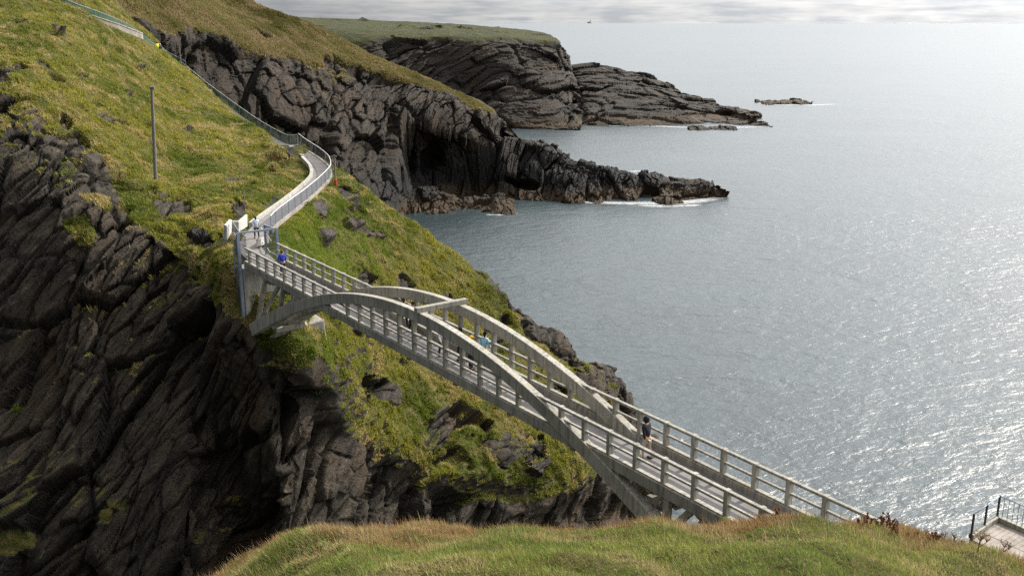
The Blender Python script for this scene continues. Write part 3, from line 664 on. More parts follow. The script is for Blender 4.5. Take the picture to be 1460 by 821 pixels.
for side, T in (('l', PL), ('r', PR)):
    m = MB(); bbox_along(m, S0, S1, T - WB / 2, T + WB / 2, -16.66, ZK); m.build('edge_beam', M_CONC, bridge, 0.02)
    # arch rib: widens and deepens towards the springings
    n = 64; vs = []; fs = []
    for i in range(n + 1):
        s = 40.5 + SPR * (2 * i / n - 1); q = abs(s - 40.5) / SPR
        dz = 0.54 + 0.42 * q ** 2; ds = 0.0
        hw = 0.18 + 0.17 * max(0, (q - .62) / .38)
        zt = arch_top(s); sl_ = (arch_top(s + .1) - arch_top(s - .1)) / .2
        nx, nz = -sl_ / math.hypot(1, sl_), 1 / math.hypot(1, sl_)
        for (tt, dd) in ((-hw, 0), (hw, 0), (hw, dz), (-hw, dz)):
            vs.append(tuple(br(s - nx * dd, T + tt, zt - nz * dd)))
    for i in range(n):
        for k in range(4):
            a0 = i * 4 + k; a1 = i * 4 + (k + 1) % 4; fs.append((a0, a1, a1 + 4, a0 + 4))
    fs += [(3, 2, 1, 0), (n * 4, n * 4 + 1, n * 4 + 2, n * 4 + 3)]
    m = MB(); m.add(vs, fs); m.build('arch_rib', M_CONC, bridge, 0.02)
    # posts and hangers
    off = 16.55 if side == 'r' else 18.72
    k = -5
    while True:
        s = off + 1.50 * k; k += 1
        if s > S1 - .1: break
        if s < S0 + .3: continue
        zt = arch_top(s); top = ZR - 0.0
        if zt > ZR + 0.45: top = zt - 0.35
        elif zt > ZR - 0.2 : top = ZR - 0.02
        lo = ZK - 0.02
        if zt - 0.5 > ZK and zt - 0.62 < ZR and zt > ZR: pass
        if zt < ZR and zt - .45 > ZK: lo = zt - 0.2
        m = MB(); bbox_along(m, s - .088, s + .088, T - .115, T + .115, lo, top + (0.025 if top <= ZR + .01 else 0)); m.build('post', M_CONC, bridge, 0.015)
    m = MB(); bbox_along(m, S0, S1, T - .085, T + .085, ZR - .10, ZR); m.build('handrail', M_CONC, bridge, 0.015)
    m = MB(); bbox_along(m, S0, S1, T - .045, T + .045, ZR - .56, ZR - .48); m.build('middle_rail', M_CONC, bridge)
    m = MB(); bbox_along(m, S0, S1, T - .085, T + .085, ZK + .002, ZK + .055); m.build('plinth', M_CONC, bridge)
    # spandrel struts, mirrored about the crown
    st = [((61.0, -16.6), (63.2, -20.4)), ((58.7, -16.6), (62.8, -20.2)), ((58.0, -16.6), (59.0, -18.5)), ((55.5, -16.6), (58.7, -18.3)), ((55.4, -16.6), (55.75, -17.3))]
    sn = [((25.7, -16.6), (25.6, -17.5)), ((22.95, -16.6), (23.1, -18.8)), ((21.75, -16.6), (23.5, -18.7)), ((20.0, -16.6), (18.4, -20.6)), ((17.6, -16.6), (18.2, -20.8))]
    for i, ((sa, za), (sb, zb)) in enumerate(st + sn):
        m = MB(); m.bar(br(sa, T, za), br(sb, T, zb), .26, .26 if i % 2 == 0 else .22, up=tuple((*BN, 0))); m.build('strut', M_CONC, bridge, 0.015)
m = MB(); m.bar(br(40.5, PL - .30, -13.82), br(40.5, PR + .34, -13.82), .30, .26); m.build('crown_beam', M_CONC, bridge, 0.02)
for s, zz in ((56.6, -17.9), (60.3, -20.1), (63.8, -22.0), (25.0, -17.9), (20.6, -20.3)):
    m = MB(); m.bar(br(s, PL + .15, zz), br(s, PR - .15, zz), .28, .30); m.build('cross_beam', M_CONC, bridge, 0.015)
for (sa, ta, za, sb, tb, zb) in ((60.3, PL, -19.9, 56.6, PR, -17.8), (60.3, PR, -20.0, 63.8, PL, -22.0), (25.2, PL, -17.7, 22.0, PR, -19.0), (22.2, PL, -19.0, 18.6, PR, -21.4)):
    m = MB(); m.bar(br(sa, ta, za), br(sb, tb, zb), .22, .26); m.build('diagonal_brace', M_CONC, bridge)
for s in np.arange(19.7, 62, 4.5):
    m = MB(); bbox_along(m, s - .13, s + .13, PL + WB / 2, PR - WB / 2, -16.98, ZD - .225); m.build('deck_crossbeam', M_CONC, bridge)
for s in (61.0, 58.0, 55.4, 25.7, 22.9):   # haunches under the deck at the strut heads
    m = MB(); bbox_along(m, s - .2, s + .2, PL + WB / 2 + .001, PR - WB / 2 - .001, -17.12, -16.62); m.build('haunch', M_CONC, bridge, 0.05)

# abutments: concrete blocks cast against the rock
ab = empty('far_abutment'.replace('far_', 'bridge_'), tuple(br(66, (PL + PR) / 2, -23)), 0, label='pale concrete abutment under the far end of the footbridge', cat='abutment')
bpy.context.view_layer.update()
m = MB(); bbox_along(m, 64.62, 65.9, PL - .22, PR + .22, -24.5, -16.71); m.build('end_wall', M_CONC_L, ab, 0.03)
for T in (PL, PR):
    m = MB()
    m.hexa([br(65.2, T - .55, -26.0), br(65.2, T + .55, -26.0), br(69.2, T + .55, -26.0), br(69.2, T - .55, -26.0),
            br(65.4, T - .55, -23.4), br(65.4, T + .55, -23.4), br(68.0, T + .55, -21.4), br(68.0, T - .55, -21.4)]); m.build('skewback', M_CONC, ab, 0.03)
m = MB(); bbox_along(m, 66.0, 69.0, PL + .56, PR - .56, -26, -23.0); m.build('lower_wall', M_CONC, ab, 0.03)
m = MB(); m.hexa([br(63.2, PL - .2, -25), br(63.0, PR + 2.9, -25), br(66.9, PR + 2.8, -25), br(66.9, PL - .2, -25), br(63.5, PL - .1, -21.4), br(63.3, PR + 2.7, -21.0), br(66.9, PR + 2.7, -20.7), br(66.9, PL - .1, -21.1)]); m.build('footing', M_CONC, ab, 0.08)
ab2 = empty('bridge_abutment', tuple(br(12, (PL + PR) / 2, -23)), 0, label='concrete abutment under the near end of the footbridge, behind the grass knoll', cat='abutment')
bpy.context.view_layer.update()
m = MB(); bbox_along(m, 9.0, 13.0, PL - .4, PR + .4, -27, -16.71); m.build('end_wall', M_CONC, ab2, 0.03)
m = MB(); bbox_along(m, 12.4, 15.6, PL - .6, PR + .6, -30, -23.0); m.build('skewback', M_CONC, ab2, 0.03)

# ------------------------------------------------------------------ the path, its walls and fences
def ribbon(line, w0, w1, dz, thick):
    """strip along a line between offsets w0 and w1 (right positive)"""
    vs = []; fs = []; L = [Vector(p) for p in line]
    for i, p in enumerate(L):
        d = (L[min(i + 1, len(L) - 1)] - L[max(i - 1, 0)]); d.z = 0; d.normalize(); r_ = Vector((d.y, -d.x, 0))
        a, b = p + r_ * w0, p + r_ * w1
        vs += [(a.x, a.y, p.z + dz - thick), (b.x, b.y, p.z + dz - thick), (b.x, b.y, p.z + dz), (a.x, a.y, p.z + dz)]
    for i in range(len(L) - 1):
        for k in range(4):
            a0 = i * 4 + k; a1 = i * 4 + (k + 1) % 4; fs.append((a0, a0 + 4, a1 + 4, a1))
    n = (len(L) - 1) * 4; fs += [(0, 1, 2, 3), (n + 3, n + 2, n + 1, n)]
    return vs, fs
def offset(line, w_, dz=0.0):
    L = [Vector(p) for p in line]; out = []
    for i, p in enumerate(L):
        d = (L[min(i + 1, len(L) - 1)] - L[max(i - 1, 0)]); d.z = 0; d.normalize(); out.append(p + Vector((d.y, -d.x, 0)) * w_ + Vector((0, 0, dz)))
    return out
m = MB(); m.add(*ribbon(PD, -0.85, 0.85, 0.0, 0.3)); o = m.build('path', M_ASPH); tag(o, kind='structure')
m = MB(); m.add(*ribbon(PD2, -0.7, 0.7, 0.0, 0.3)); o = m.build('upper_path', M_ASPH); tag(o, kind='structure')
# low pale kerb wall on the uphill side
seg = PD[26:96]
m = MB(); m.add(*ribbon(seg, -1.22, -0.88, 0.26, 0.6)); o = m.build('kerb_wall', M_CONC_L)
tag(o, 'low pale concrete kerb wall along the uphill edge of the curving path', 'wall')

def mesh_sheet(name, line, h0, h1, mat, parent):
    L = [Vector(p) for p in line]; me = bpy.data.meshes.new(name); vs = []; fs = []; uv = []; s = 0; S = [0]
    for a, b in zip(L[:-1], L[1:]): s += (b - a).length; S.append(s)
    for p in L: vs += [(p.x, p.y, p.z + h0), (p.x, p.y, p.z + h1)]
    for i in range(len(L) - 1):
        fs.append((2 * i, 2 * i + 2, 2 * i + 3, 2 * i + 1)); uv += [(S[i], h0), (S[i + 1], h0), (S[i + 1], h1), (S[i], h1)]
    me.from_pydata(vs, [], fs); ul = me.uv_layers.new(name='UVMap')
    for i, c in enumerate(uv): ul.data[i].uv = c
    me.materials.append(mat); o = bpy.data.objects.new(name, me); COL.objects.link(o); o.parent = parent
    o.matrix_parent_inverse = parent.matrix_basis.inverted(); return o
def walk(line, step):
    L = [Vector(p) for p in line]; out = [L[0].copy()]; acc = 0
    for a, b in zip(L[:-1], L[1:]):
        d = (b - a).length; t = step - acc
        while t <= d: out.append(a + (b - a) * (t / d)); t += step
        acc = (acc + d) % step
    return out
def fence(name, line, h, step, label, cat, m_post, m_mesh, m_rail, rr=0.035, low=0.05, post_r=0.035, group=None):
    e = empty(name, tuple(line[0]), 0, label=label, cat=cat, group=group)
    bpy.context.view_layer.update()
    for q in walk(line, step):
        mm = MB(); mm.tube([q + Vector((0, 0, -.5)), q + Vector((0, 0, h + .03))], post_r, 6); mm.build('post', m_post, e)
    if m_mesh: mesh_sheet('wire_mesh', line, low, h, m_mesh, e)
    mm = MB(); mm.tube([Vector(p) + Vector((0, 0, h)) for p in line], rr, 6); mm.build('top_rail', m_rail, e, smooth=True)
    return e
# the sea side of the path: retaining wall below, fence with pale curved rail above
FL = offset(PD[22:], 1.0)
m = MB(); m.add(*ribbon(PD[22:102], 0.86, 1.10, 0.06, 0.9)); o = m.build('retaining_wall', M_STONE)
tag(o, 'grey concrete retaining wall carrying the sea side of the curving path', 'wall')
fence('path_fence', FL, 1.18, 2.2, 'grey mesh fence with pale curved handrail on the sea side of the path', 'fence', M_STEEL, M_MESH_GREY, M_RAILPALE, 0.045, 0.1, 0.04)
# upper path: green fence on the far side, white kerb on the near side
FU = offset(PD2, 0.8)
fence('path_fence', FU[58:140], 1.7, 2.6, 'tall green mesh fence along the upper path near the skyline', 'fence', M_STEEL, M_MESH_GREEN, M_STEEL, 0.03, 0.0, 0.03)
fence('path_fence', FU[2:62], 1.15, 2.4, 'low green mesh fence running down the skyline to the bend', 'fence', M_STEEL, M_MESH_GREEN, M_RAILPALE, 0.03, 0.0, 0.03)
kw = offset(PD2, -0.9)
for a, b, lab in ((95, 121, 'white topped stone wall beside the upper path, left of the rising fence'), (131, 150, 'white kerb rail beside the path at the top left corner')):
    a_, b_ = min(a, len(kw) - 2), min(b, len(kw) - 1)
    e = empty('path_wall', tuple(kw[a_]), 0, label=lab, cat='wall'); bpy.context.view_layer.update()
    m = MB(); m.add(*ribbon(kw[a_:b_], -.12, .12, 0.50, 1.2)); m.build('wall_face', M_STONE, e)
    m = MB(); m.add(*ribbon(kw[a_:b_], -.18, .18, 0.62, 0.118)); m.build('coping', M_CONC_L, e)

# ------------------------------------------------------------------ gate at the far end of the bridge
g = empty('bridge_gate', tuple(br(65, (PL + PR) / 2, ZD)), 0, label='tall blue grey steel gate frame with mesh sides at the far end of the bridge', cat='gate')
bpy.context.view_layer.update()
def up(s, t, z0, z1, r=0.06, name='gate_post', wd=None):
    mm = MB(); mm.bar(br(s, t, z0), br(s, t, z1), r * 2, r * 2, up=tuple((*BN, 0))); return mm.build(name, M_STEEL, g)
up(64.75, PL - .38, -20.6, -14.2, .10); up(64.75, PR + .10, -16.7, -14.2, .08); up(67.0, PR + .10, -16.6, -14.3, .07); up(65.8, PL - .38, -17.5, -15.3, .05)
mm = MB(); mm.bar(br(64.75, PL - .38, -14.2), br(64.75, PR + .1, -14.2), .12, .12); mm.build('lintel', M_STEEL, g)
mm = MB(); mm.bar(br(64.75, PR + .1, -14.25), br(67.0, PR + .1, -14.35), .09, .09); mm.build('side_rail', M_STEEL, g)
mm = MB(); mm.bar(br(64.9, PR + .1, -16.2), br(67.0, PR + .1, -16.2), .06, .06); mm.build('side_rail', M_STEEL, g)
mesh_sheet('mesh_panel', [Vector(br(64.8, PR + .1, -16.4)), Vector(br(67.0, PR + .1, -16.4))], 0.1, 2.1, M_MESH_GREY, g)
mesh_sheet('mesh_panel', [Vector(br(64.8, PL - .42, -20.4)), Vector(br(65.7, PL - .42, -20.4))], 0.0, 5.6, M_MESH_GREY, g)
mesh_sheet('mesh_panel', [Vector(atD(353, 372, 66.6)), Vector(atD(343, 363, 69)), Vector(atD(333, 347, 72))], 0.0, 1.7, M_MESH_GREY, g)
mm = MB(); mm.tube([Vector(atD(353, 372, 66.6)) + Vector((0, 0, 1.7)), Vector(atD(343, 363, 69)) + Vector((0, 0, 1.7)), Vector(atD(333, 347, 72)) + Vector((0, 0, 1.7))], .035, 6); mm.build('mesh_top_bar', M_STEEL, g)
# handrails of the steps beyond the gate
for (u0, v0, u1, v1) in ((333, 333, 346, 348), (373, 326, 386, 342), (372, 340, 384, 358)):
    pass
hr = empty('stair_handrail', tuple(br(68, PR, ZD)), 0, label='pale tubular handrail on the right just beyond the bridge gate', cat='handrail')
bpy.context.view_layer.update()
mm = MB(); mm.tube([atD(387, 344, 68.5), atD(372, 325, 73.5), atD(372, 330, 73.6)], .045, 6); mm.tube([atD(385, 360, 68.5), atD(372, 340, 73.4)], .04, 6); mm.build('rail', M_RAILPALE, hr)
hr = empty('stair_handrail', tuple(br(68, PL - 1, ZD)), 0, label='pale bent handrail on the left just beyond the bridge gate', cat='handrail')
bpy.context.view_layer.update()
mm = MB(); mm.tube([atD(351, 351, 68), atD(343, 347, 69.5), atD(333, 332, 72), atD(332.5, 352, 72)], .045, 6); mm.build('rail', M_RAILPALE, hr)
# white walls at the head of the bridge
def slab(u0, u1, vt0, vt1, vb0, vb1, D0, D1, th, name, mat, parent=None):
    a, b = atD(u0, vb0, D0), atD(u1, vb1, D1); c, d = atD(u0, vt0, D0), atD(u1, vt1, D1); th = np.array(th)
    mm = MB(); mm.hexa([a, b, b + th, a + th, c, d, d + th, c + th]); return mm.build(name, mat, parent, 0.02)
o = slab(340.5, 353, 317.5, 306.5, 331, 323, 73.5, 76.5, (-.25, .35, 0), 'gate_wall', M_WHITE); tag(o, 'white rendered wall slab beside the path, right of the grey gap', 'wall')
o = slab(323.5, 330.5, 322, 313.5, 343, 331, 71.0, 73.2, (-.3, .3, 0), 'gate_wall', M_WHITE); tag(o, 'narrow white rendered wall slab at the left end of the bridge head', 'wall')
o = slab(330.8, 340.2, 316, 316.5, 331, 331, 73.6, 73.4, (-.1, .5, 0), 'stone_steps', M_CONC); tag(o, 'grey steps between the two white walls at the bridge head', 'steps')
# pale triangular kerb patch inside the gate
o = slab(365, 377, 341, 337, 352, 348, 71.2, 74.0, (.3, .3, 0), 'ramp_kerb', M_CONC_L); tag(o, 'pale wedge of concrete kerb just inside the bridge gate', 'kerb')

# ------------------------------------------------------------------ poles
def pole(u, vt, vb, D, r0, label, cat='pole', kind='round', name='utility_pole', group=None, lean=0.0, h=None):
    b = atD(u, vb, D); t_ = ray(u, vt); k = D / t_[1]; hh_ = (t_[2] * k + CAMZ) - b[2]
    e = empty(name, tuple(b), 0, label=label, cat=cat, group=group); bpy.context.view_layer.update()
    mm = MB(); mm.tube([(b[0], b[1], b[2] - 1.0), (b[0] + lean * hh_, b[1], b[2] + hh_)], [r0, r0 * .72], 10); mm.build('shaft', M_WOOD, e, smooth=False)
    return e, b, hh_
e, b, hh_ = pole(220.5, 125, 240, 88, 0.17, 'tall weathered wooden utility pole standing alone on the grass slope', lean=0.06)
mm = MB(); mm.box((b[0] + .06 * hh_ - .16, b[1] - .14, b[2] + hh_ - .12), (b[0] + .06 * hh_ + .28, b[1] + .1, b[2] + hh_ + .06)); mm.build('cap', M_WOOD, e)
mm = MB(); mm.tube([(b[0] + .06 * hh_ + .15, b[1] - .1, b[2] + hh_ - .05), (b[0] + .06 * hh_ + .15, b[1] - .1, b[2] + hh_ + .2)], .05, 6); mm.build('insulator', M_CONC_L, e)
mm = MB(); mm.box((b[0] - .16, b[1] - .25, b[2] + 2.2), (b[0] + .02, b[1] - .12, b[2] + 2.5)); mm.build('sign_plate', M_CONC_L, e)
e, b, hh_ = pole(478.5, 221, 262, 100, 0.10, 'short wooden pole with a red base standing beside the bend of the path')
mm = MB(); mm.tube([(b[0], b[1], b[2] - .1), (b[0], b[1], b[2] + .42)], .17, 10); mm.build('red_base', M_RED, e)
mm = MB(); mm.box((b[0] - .24, b[1] - .06, b[2] + hh_ - .22), (b[0] + .24, b[1] + .06, b[2] + hh_ - .1)); mm.build('crossarm', M_WOOD, e)
mm = MB(); mm.box((b[0] - .26, b[1] - .12, b[2] + hh_ - .72), (b[0] - .08, b[1] + .02, b[2] + hh_ - .42)); mm.build('junction_box', M_CONC_L, e)
pole(258.3, 68, 97, 146, 0.09, 'thin wooden pole on the skyline behind the green fence')
pole(40, 78, 104, 104, 0.05, 'thin grey post between pale rocks high on the grass slope at the left', name='marker_post')
pole(350, 258, 306, 84, 0.04, 'thin green post beside the brown gully above the bridge head', name='marker_post')

# ------------------------------------------------------------------ railed platform at the right edge
ZP = -21.0
c0 = atZ(1421, 741, CAMZ + ZP); cl = atZ(1384, 768, CAMZ + ZP); cr = atZ(1500, 776, CAMZ + ZP)
pf = empty('lookout_platform', tuple(c0), 0, label='pale concrete lookout platform at the right edge below the grass', cat='platform'); bpy.context.view_layer.update()
nr = cl + (cr - c0)
mm = MB(); mm.hexa([tuple(v - np.array([0, 0, 2.5])) for v in (cl, nr, cr, c0)] + [tuple(v) for v in (cl, nr, cr, c0)]); mm.build('slab', M_STONE, pf)
def edge(a, b, mb, h=0.22, wd=.22): mb.bar(a + (0, 0, h / 2 + .003), b + (0, 0, h / 2 + .003), wd, h)
mm = MB(); edge(cl, c0, mm); mm.build('kerb', M_CONC, pf, 0.01)
mm = MB(); edge(c0 + (cr - c0) * .02, cr, mm); mm.build('kerb', M_CONC, pf, 0.01)
fl = [Vector(cl), Vector(cl + (c0 - cl) * .5), Vector(c0)]
fence('platform_railing', [v + Vector((0, 0, .2)) for v in fl], 0.95, (c0 - cl).__abs__().max() and float(np.linalg.norm(c0 - cl)) / 2, 'dark three post railing on the left edge of the lookout platform', 'railing', plain('dark_post', (0.05, 0.05, 0.055), 0.5), None, M_STEEL, 0.025, 0.02, 0.05, 0.032)
M_DARKP = bpy.data.materials['dark_post']
fr = [Vector(c0), Vector(cr)]
e = empty('platform_railing', tuple(c0), 0, label='dark railing of close thin bars on the right edge of the lookout platform', cat='railing'); bpy.context.view_layer.update()
mm = MB(); mm.tube([fr[0] + Vector((0, 0, 1.15)), fr[1] + Vector((0, 0, 1.15))], .025, 6); mm.build('top_rail', M_STEEL, e)
mm = MB()
for q in walk(fr, .22)[1:]: mm.tube([q + Vector((0, 0, .2)), q + Vector((0, 0, 1.15))], .012, 5)
mm.build('balusters', M_DARKP, e)

# ------------------------------------------------------------------ lighthouse rock on the horizon
lr = atD(841, 33.0, 24500); zs = -24500 ** 2 / (2 * 6.37e6)
e = empty('lighthouse_rock', (lr[0], lr[1], zs), 0, label='tiny dark rock with a lighthouse far out on the horizon', cat='lighthouse'); bpy.context.view_layer.update()
mm = MB(); mm.tube([(lr[0], lr[1], zs - 5), (lr[0] + 3, lr[1], zs + 16), (lr[0] + 8, lr[1], zs + 30), (lr[0] + 8, lr[1], zs + 36)], [75, 60, 34, 12], 9); mm.build('rock', M_WOOD, e)
mm = MB(); mm.tube([(lr[0] + 10, lr[1], zs + 30), (lr[0] + 10, lr[1], zs + 75)], [9, 6], 10); mm.build('tower', M_STONE, e)
mm = MB(); mm.tube([(lr[0] + 10, lr[1], zs + 75), (lr[0] + 10, lr[1], zs + 82), (lr[0] + 10, lr[1], zs + 86)], [6, 6, 1], 10); mm.build('lantern', M_STONE, e)

# ------------------------------------------------------------------ people
def body_mesh(name, joints, mat, parent, sub=1, root=0):
    """joints: list of (point, radius, parent index)"""
    me = bpy.data.meshes.new(name)
    me.from_pydata([j[0] for j in joints], [(i, j[2]) for i, j in enumerate(joints) if j[2] is not None], [])
    o = bpy.data.objects.new(name, me); COL.objects.link(o)
    sm = o.modifiers.new('skin', 'SKIN'); sm.use_smooth_shade = True
    if not me.skin_vertices: 
        bpy.context.view_layer.objects.active = o
        bpy.ops.object.select_all(action='DESELECT') if False else None
        me.skin_vertices.data if me.skin_vertices else None
    if not me.skin_vertices:
        bm = bmesh.new(); bm.from_mesh(me); bm.verts.layers.skin.verify(); bm.to_mesh(me); bm.free()
    for i, j in enumerate(joints):
        r_ = j[1]; me.skin_vertices[0].data[i].radius = (r_, r_) if not isinstance(r_, tuple) else r_
        me.skin_vertices[0].data[i].use_root = (i == root)
    ss = o.modifiers.new('sub', 'SUBSURF'); ss.levels = sub; ss.render_levels = sub
    dg = bpy.context.evaluated_depsgraph_get(); m2 = bpy.data.meshes.new_from_object(o.evaluated_get(dg)); o.modifiers.clear()
    o.data = m2; m2.name = name; m2.materials.clear(); m2.materials.append(mat)
    for p_ in m2.polygons: p_.use_smooth = True
    o.parent = parent; return o
CM = {}
def cloth(c, rough=0.8):
    if c not in CM: CM[c] = plain('cloth_%d' % len(CM), c, rough, 0.12, 12.0)
    return CM[c]
SKIN = plain('skin', (0.50, 0.30, 0.21), 0.55, 0.05)
def person(foot_, face, label, top, legs, hair, h=1.73, step=0.18, shorts=False, hood=False, hat=None, lean=0.06, arm=0.15, bag=None, skirt=False, shoes=(0.03, 0.03, 0.03), group=None):
    k = h / 1.75
    e = empty('person', tuple(foot_), face, label=label, cat='person', group=group); e.scale = (k, k, k)
    ly = lean
    # +Y is forward
    pel = (0, 0, .95)
    J = [(pel, (.15, .11), None), ((0, ly * .5, 1.12), (.135, .10), 0), ((0, ly, 1.32), (.165, .11), 1), ((0, ly, 1.43), (.11, .08), 2), ((0, ly + .01, 1.50), .055, 3), ((0, ly + .03, 1.60), (.078, .092), 4), ((0, ly + .03, 1.70), (.068, .082), 5)]
    for sx, st in ((-1, step), (1, -step)):
        b0 = len(J)
        J += [((sx * .10, st * .15, .86), .088, 0), ((sx * .105, st * .75 + .03, .50), .060, b0), ((sx * .105, st + (-.02 if st > 0 else -.05), .10), .042, b0 + 1), ((sx * .11, st + .11, .045), (.042, .035), b0 + 2)]
    AR = []
    for sx, st in ((-1, -arm), (1, arm)):
        b0 = len(J); AR.append(b0)
        J += [((sx * .205, ly, 1.39), .060, 2), ((sx * .255, ly + st * .3 - .02, 1.12), .044, b0), ((sx * .255, ly + st + .06, .89), .033, b0 + 1), ((sx * .25, ly + st + .09, .80), (.022, .036), b0 + 2)]
    body_mesh('body', J, SKIN, e)
    mt = cloth(top)
    T = [((0, 0, .86 if not skirt else .6), (.185, .145), None), ((0, ly * .5, 1.10), (.165, .13), 0), ((0, ly, 1.33), (.20, .135), 1), ((0, ly, 1.45), (.11, .09), 2)]
    for sx, st in ((-1, -arm), (1, arm)):
        b0 = len(T); T += [((sx * .215, ly, 1.39), .080, 2), ((sx * .265, ly + st * .3 - .02, 1.12), .062, b0), ((sx * .262, ly + st + .05, .91), .050, b0 + 1)]
    body_mesh('jacket', T, mt, e)
    L = [((0, 0, .97), (.16, .125), None)]
    for sx, st in ((-1, step), (1, -step)):
        b0 = len(L); low = .12
        L += [((sx * .10, st * .15, .84), .105, 0), ((sx * .105, st * .75 + .03, .50), .078, b0)]
        if not shorts: L += [((sx * .105, st + (-.02 if st > 0 else -.05), low), .058, b0 + 1)]
    body_mesh('trousers', L, cloth(legs), e)
    for sx, st in ((-1, step), (1, -step)):
        mm = MB(); mm.ball((sx * .108, st + .06, .05), .065, 6, (.75, 2.0, .8)); o = mm.build('shoe', cloth(shoes), None, smooth=True); o.parent = e
    mm = MB()
    if hood: mm.ball((0, ly + .005, 1.63), .135, 8, (.95, 1.0, 1.12)); o = mm.build('hood', mt, None, smooth=True)
    else:
        mm.ball((0, ly + .005, 1.665), .105, 8, (.95, 1.05, 1.0)); mm.ball((0, ly - .04, 1.58), .08, 6, (.95, .7, 1.1)); o = mm.build('hair', cloth(hair), None, smooth=True)
    o.parent = e
    if hat:
        mm = MB(); mm.ball((0, ly + .02, 1.70), .115, 8, (1.0, 1.08, .85)); mm.tube([(0, ly + .02, 1.675), (0, ly + .03, 1.69)], [.155, .13], 14); o = mm.build('hat', cloth(hat), None, smooth=True); o.parent = e
    if bag:
        mm = MB(); mm.ball((0, ly - .2, 1.22), .17, 8, (.9, .6, 1.35)); o = mm.build('backpack', cloth(bag), None, smooth=True); o.parent = e
    return e
ang_b = math.atan2(-BD[0], BD[1])            # facing away along the bridge (+Y turned onto the bridge)
def deck_pt(u, vfoot=None, vhead=None, h=1.73, z=ZD):
    if vfoot is not None: return atZ(u, vfoot, CAMZ + z)
    p_ = atZ(u, vhead, CAMZ + z + h); return np.array([p_[0], p_[1], CAMZ + z])
person(deck_pt(924, vhead=595), ang_b + .3, 'person in a black hooded jacket and pale shorts alone on the near bridge half', (.012, .013, .018), (.42, .38, .32), (.02, .015, .01), 1.76, .12, shorts=True, hood=True)
person(deck_pt(402, vhead=356.5), ang_b, 'person in a royal blue jacket with pink collar at the far end of the bridge', (.02, .04, .33), (.02, .02, .03), (.10, .05, .02), 1.72, .12)
person(deck_pt(589, vfoot=474), ang_b + math.pi, 'person in dark navy clothes walking under the arch near the crown beam', (.015, .02, .05), (.02, .02, .025), (.03, .02, .015), 1.76, .2)
person(deck_pt(577, vfoot=468), ang_b, 'person in black with a blue backpack beyond the crown beam', (.02, .02, .025), (.02, .02, .03), (.04, .03, .02), 1.72, .15, bag=(.03, .10, .25))
person(deck_pt(632, vfoot=509), ang_b + math.pi, 'person in a white shirt and dark trousers seen between the bridge hangers', (.75, .76, .8), (.05, .05, .055), (.06, .04, .03), 1.74, .2)
person(deck_pt(658, vfoot=515), ang_b, 'person in black clothes standing beside the one in the yellow hat', (.015, .015, .02), (.02, .02, .022), (.02, .02, .02), 1.76, .1)
person(deck_pt(671, vhead=479, h=1.72), ang_b - 1.2, 'person in a yellow hat behind the front arch of the bridge', (.6, .6, .6), (.03, .03, .04), (.05, .03, .02), 1.70, .05, hat=(.85, .52, .02))
person(deck_pt(690, vhead=473), ang_b - 1.5, 'dark haired person in a light blue top leaning at the far parapet', (.30, .55, .68), (.05, .05, .07), (.012, .01, .01), 1.72, .05)
person(deck_pt(709, vfoot=549), ang_b + 2.6, 'small child in white bending forward behind the front arch', (.78, .77, .8), (.6, .6, .66), (.10, .05, .03), 1.18, .14, lean=.2)
wp = atZ(366.5, 340, CAMZ - 16.5)
person(wp, ang_b, 'person in a pale blue grey coat and dark trousers on the path beyond the gate', (.42, .50, .60), (.03, .03, .04), (.05, .04, .03), 1.74, .15)
for du, lab, tp, ht in ((0, 'tiny walker in a yellow high visibility vest by the skyline fence', (.65, .7, .05), None), (5.5, 'tiny walker in black with a white hat by the skyline fence', (.02, .02, .025), (.8, .8, .8))):
    kk = 6.35 - du * 0.025; pp = PD2[int(kk * 12)] + Vector((du * .02, 0, 0)); person(tuple(pp), 0.8, lab, tp, (.02, .02, .03), (.02, .02, .02), 1.74, .12, hat=ht)

# ------------------------------------------------------------------ stacked slate steps and the brown gully at the left
b = atD(30, 44, 118); e = empty('slate_steps', tuple(b), 0, label='short flight of dark slate steps set in the grass at the top left', cat='steps'); bpy.context.view_layer.update()
for i in range(7):
    q = atD(31 - i * .9, 45 - i * 3.0, 117.5 + i * .45); mm = MB(); mm.box((q[0] - .62, q[1] - .25, q[2] - .12), (q[0] + .62 - .05 * (i % 2), q[1] + .4, q[2] + .10)); mm.build('step', M_STONE, e, 0.02)

# ------------------------------------------------------------------ foam
m, t = newmat('foam'); p = t.pos(); uvx = t.xyz(t.node('ShaderNodeTexCoord').outputs['UV'])
n = t.noise(t.vmath('MULTIPLY', p, (0.4, 1.0, 1.0)), 0.9, 8, 0.78, 1.5)
ed = t.math('MULTIPLY', t.math('MULTIPLY', uvx[1], t.math('SUBTRACT', 1.0, uvx[1])), 4.0)
ex = t.ramp(t.math('MULTIPLY', uvx[0], t.math('SUBTRACT', 1.0, uvx[0])), 0.0, 0.12)
al = t.ramp(t.math('ADD', n, t.math('MULTIPLY', t.math('MULTIPLY', ed, ex), 0.34)), 0.64, 0.94, 0.0, 0.6)
finish(t, rgb(.8, .82, .82), 0.7, None, 0.2, 0.0, al); M_FOAM = m
m = MB(); uvs = []
def foam(pts, nsub=10):
    """pts: (u, v, half width in metres)"""
    L = catmull([(*atZ(u, v, 0.0)[:2], w_) for u, v, w_ in pts], nsub); b0 = len(m.v); n_ = len(L)
    for i, (x, y, w_) in enumerate(L):
        f_ = i / (n_ - 1); m.v += [(x, y - w_, 0.03), (x, y + w_, 0.03)]; uvs.extend([(f_, 0), (f_, 1)])
    for i in range(n_ - 1): a0 = b0 + 2 * i; m.f.append((a0, a0 + 2, a0 + 3, a0 + 1))
foam([(800, 287, 2), (850, 289, 3), (900, 290, 4), (945, 290, 6), (990, 287, 6), (1043, 281, 3)])
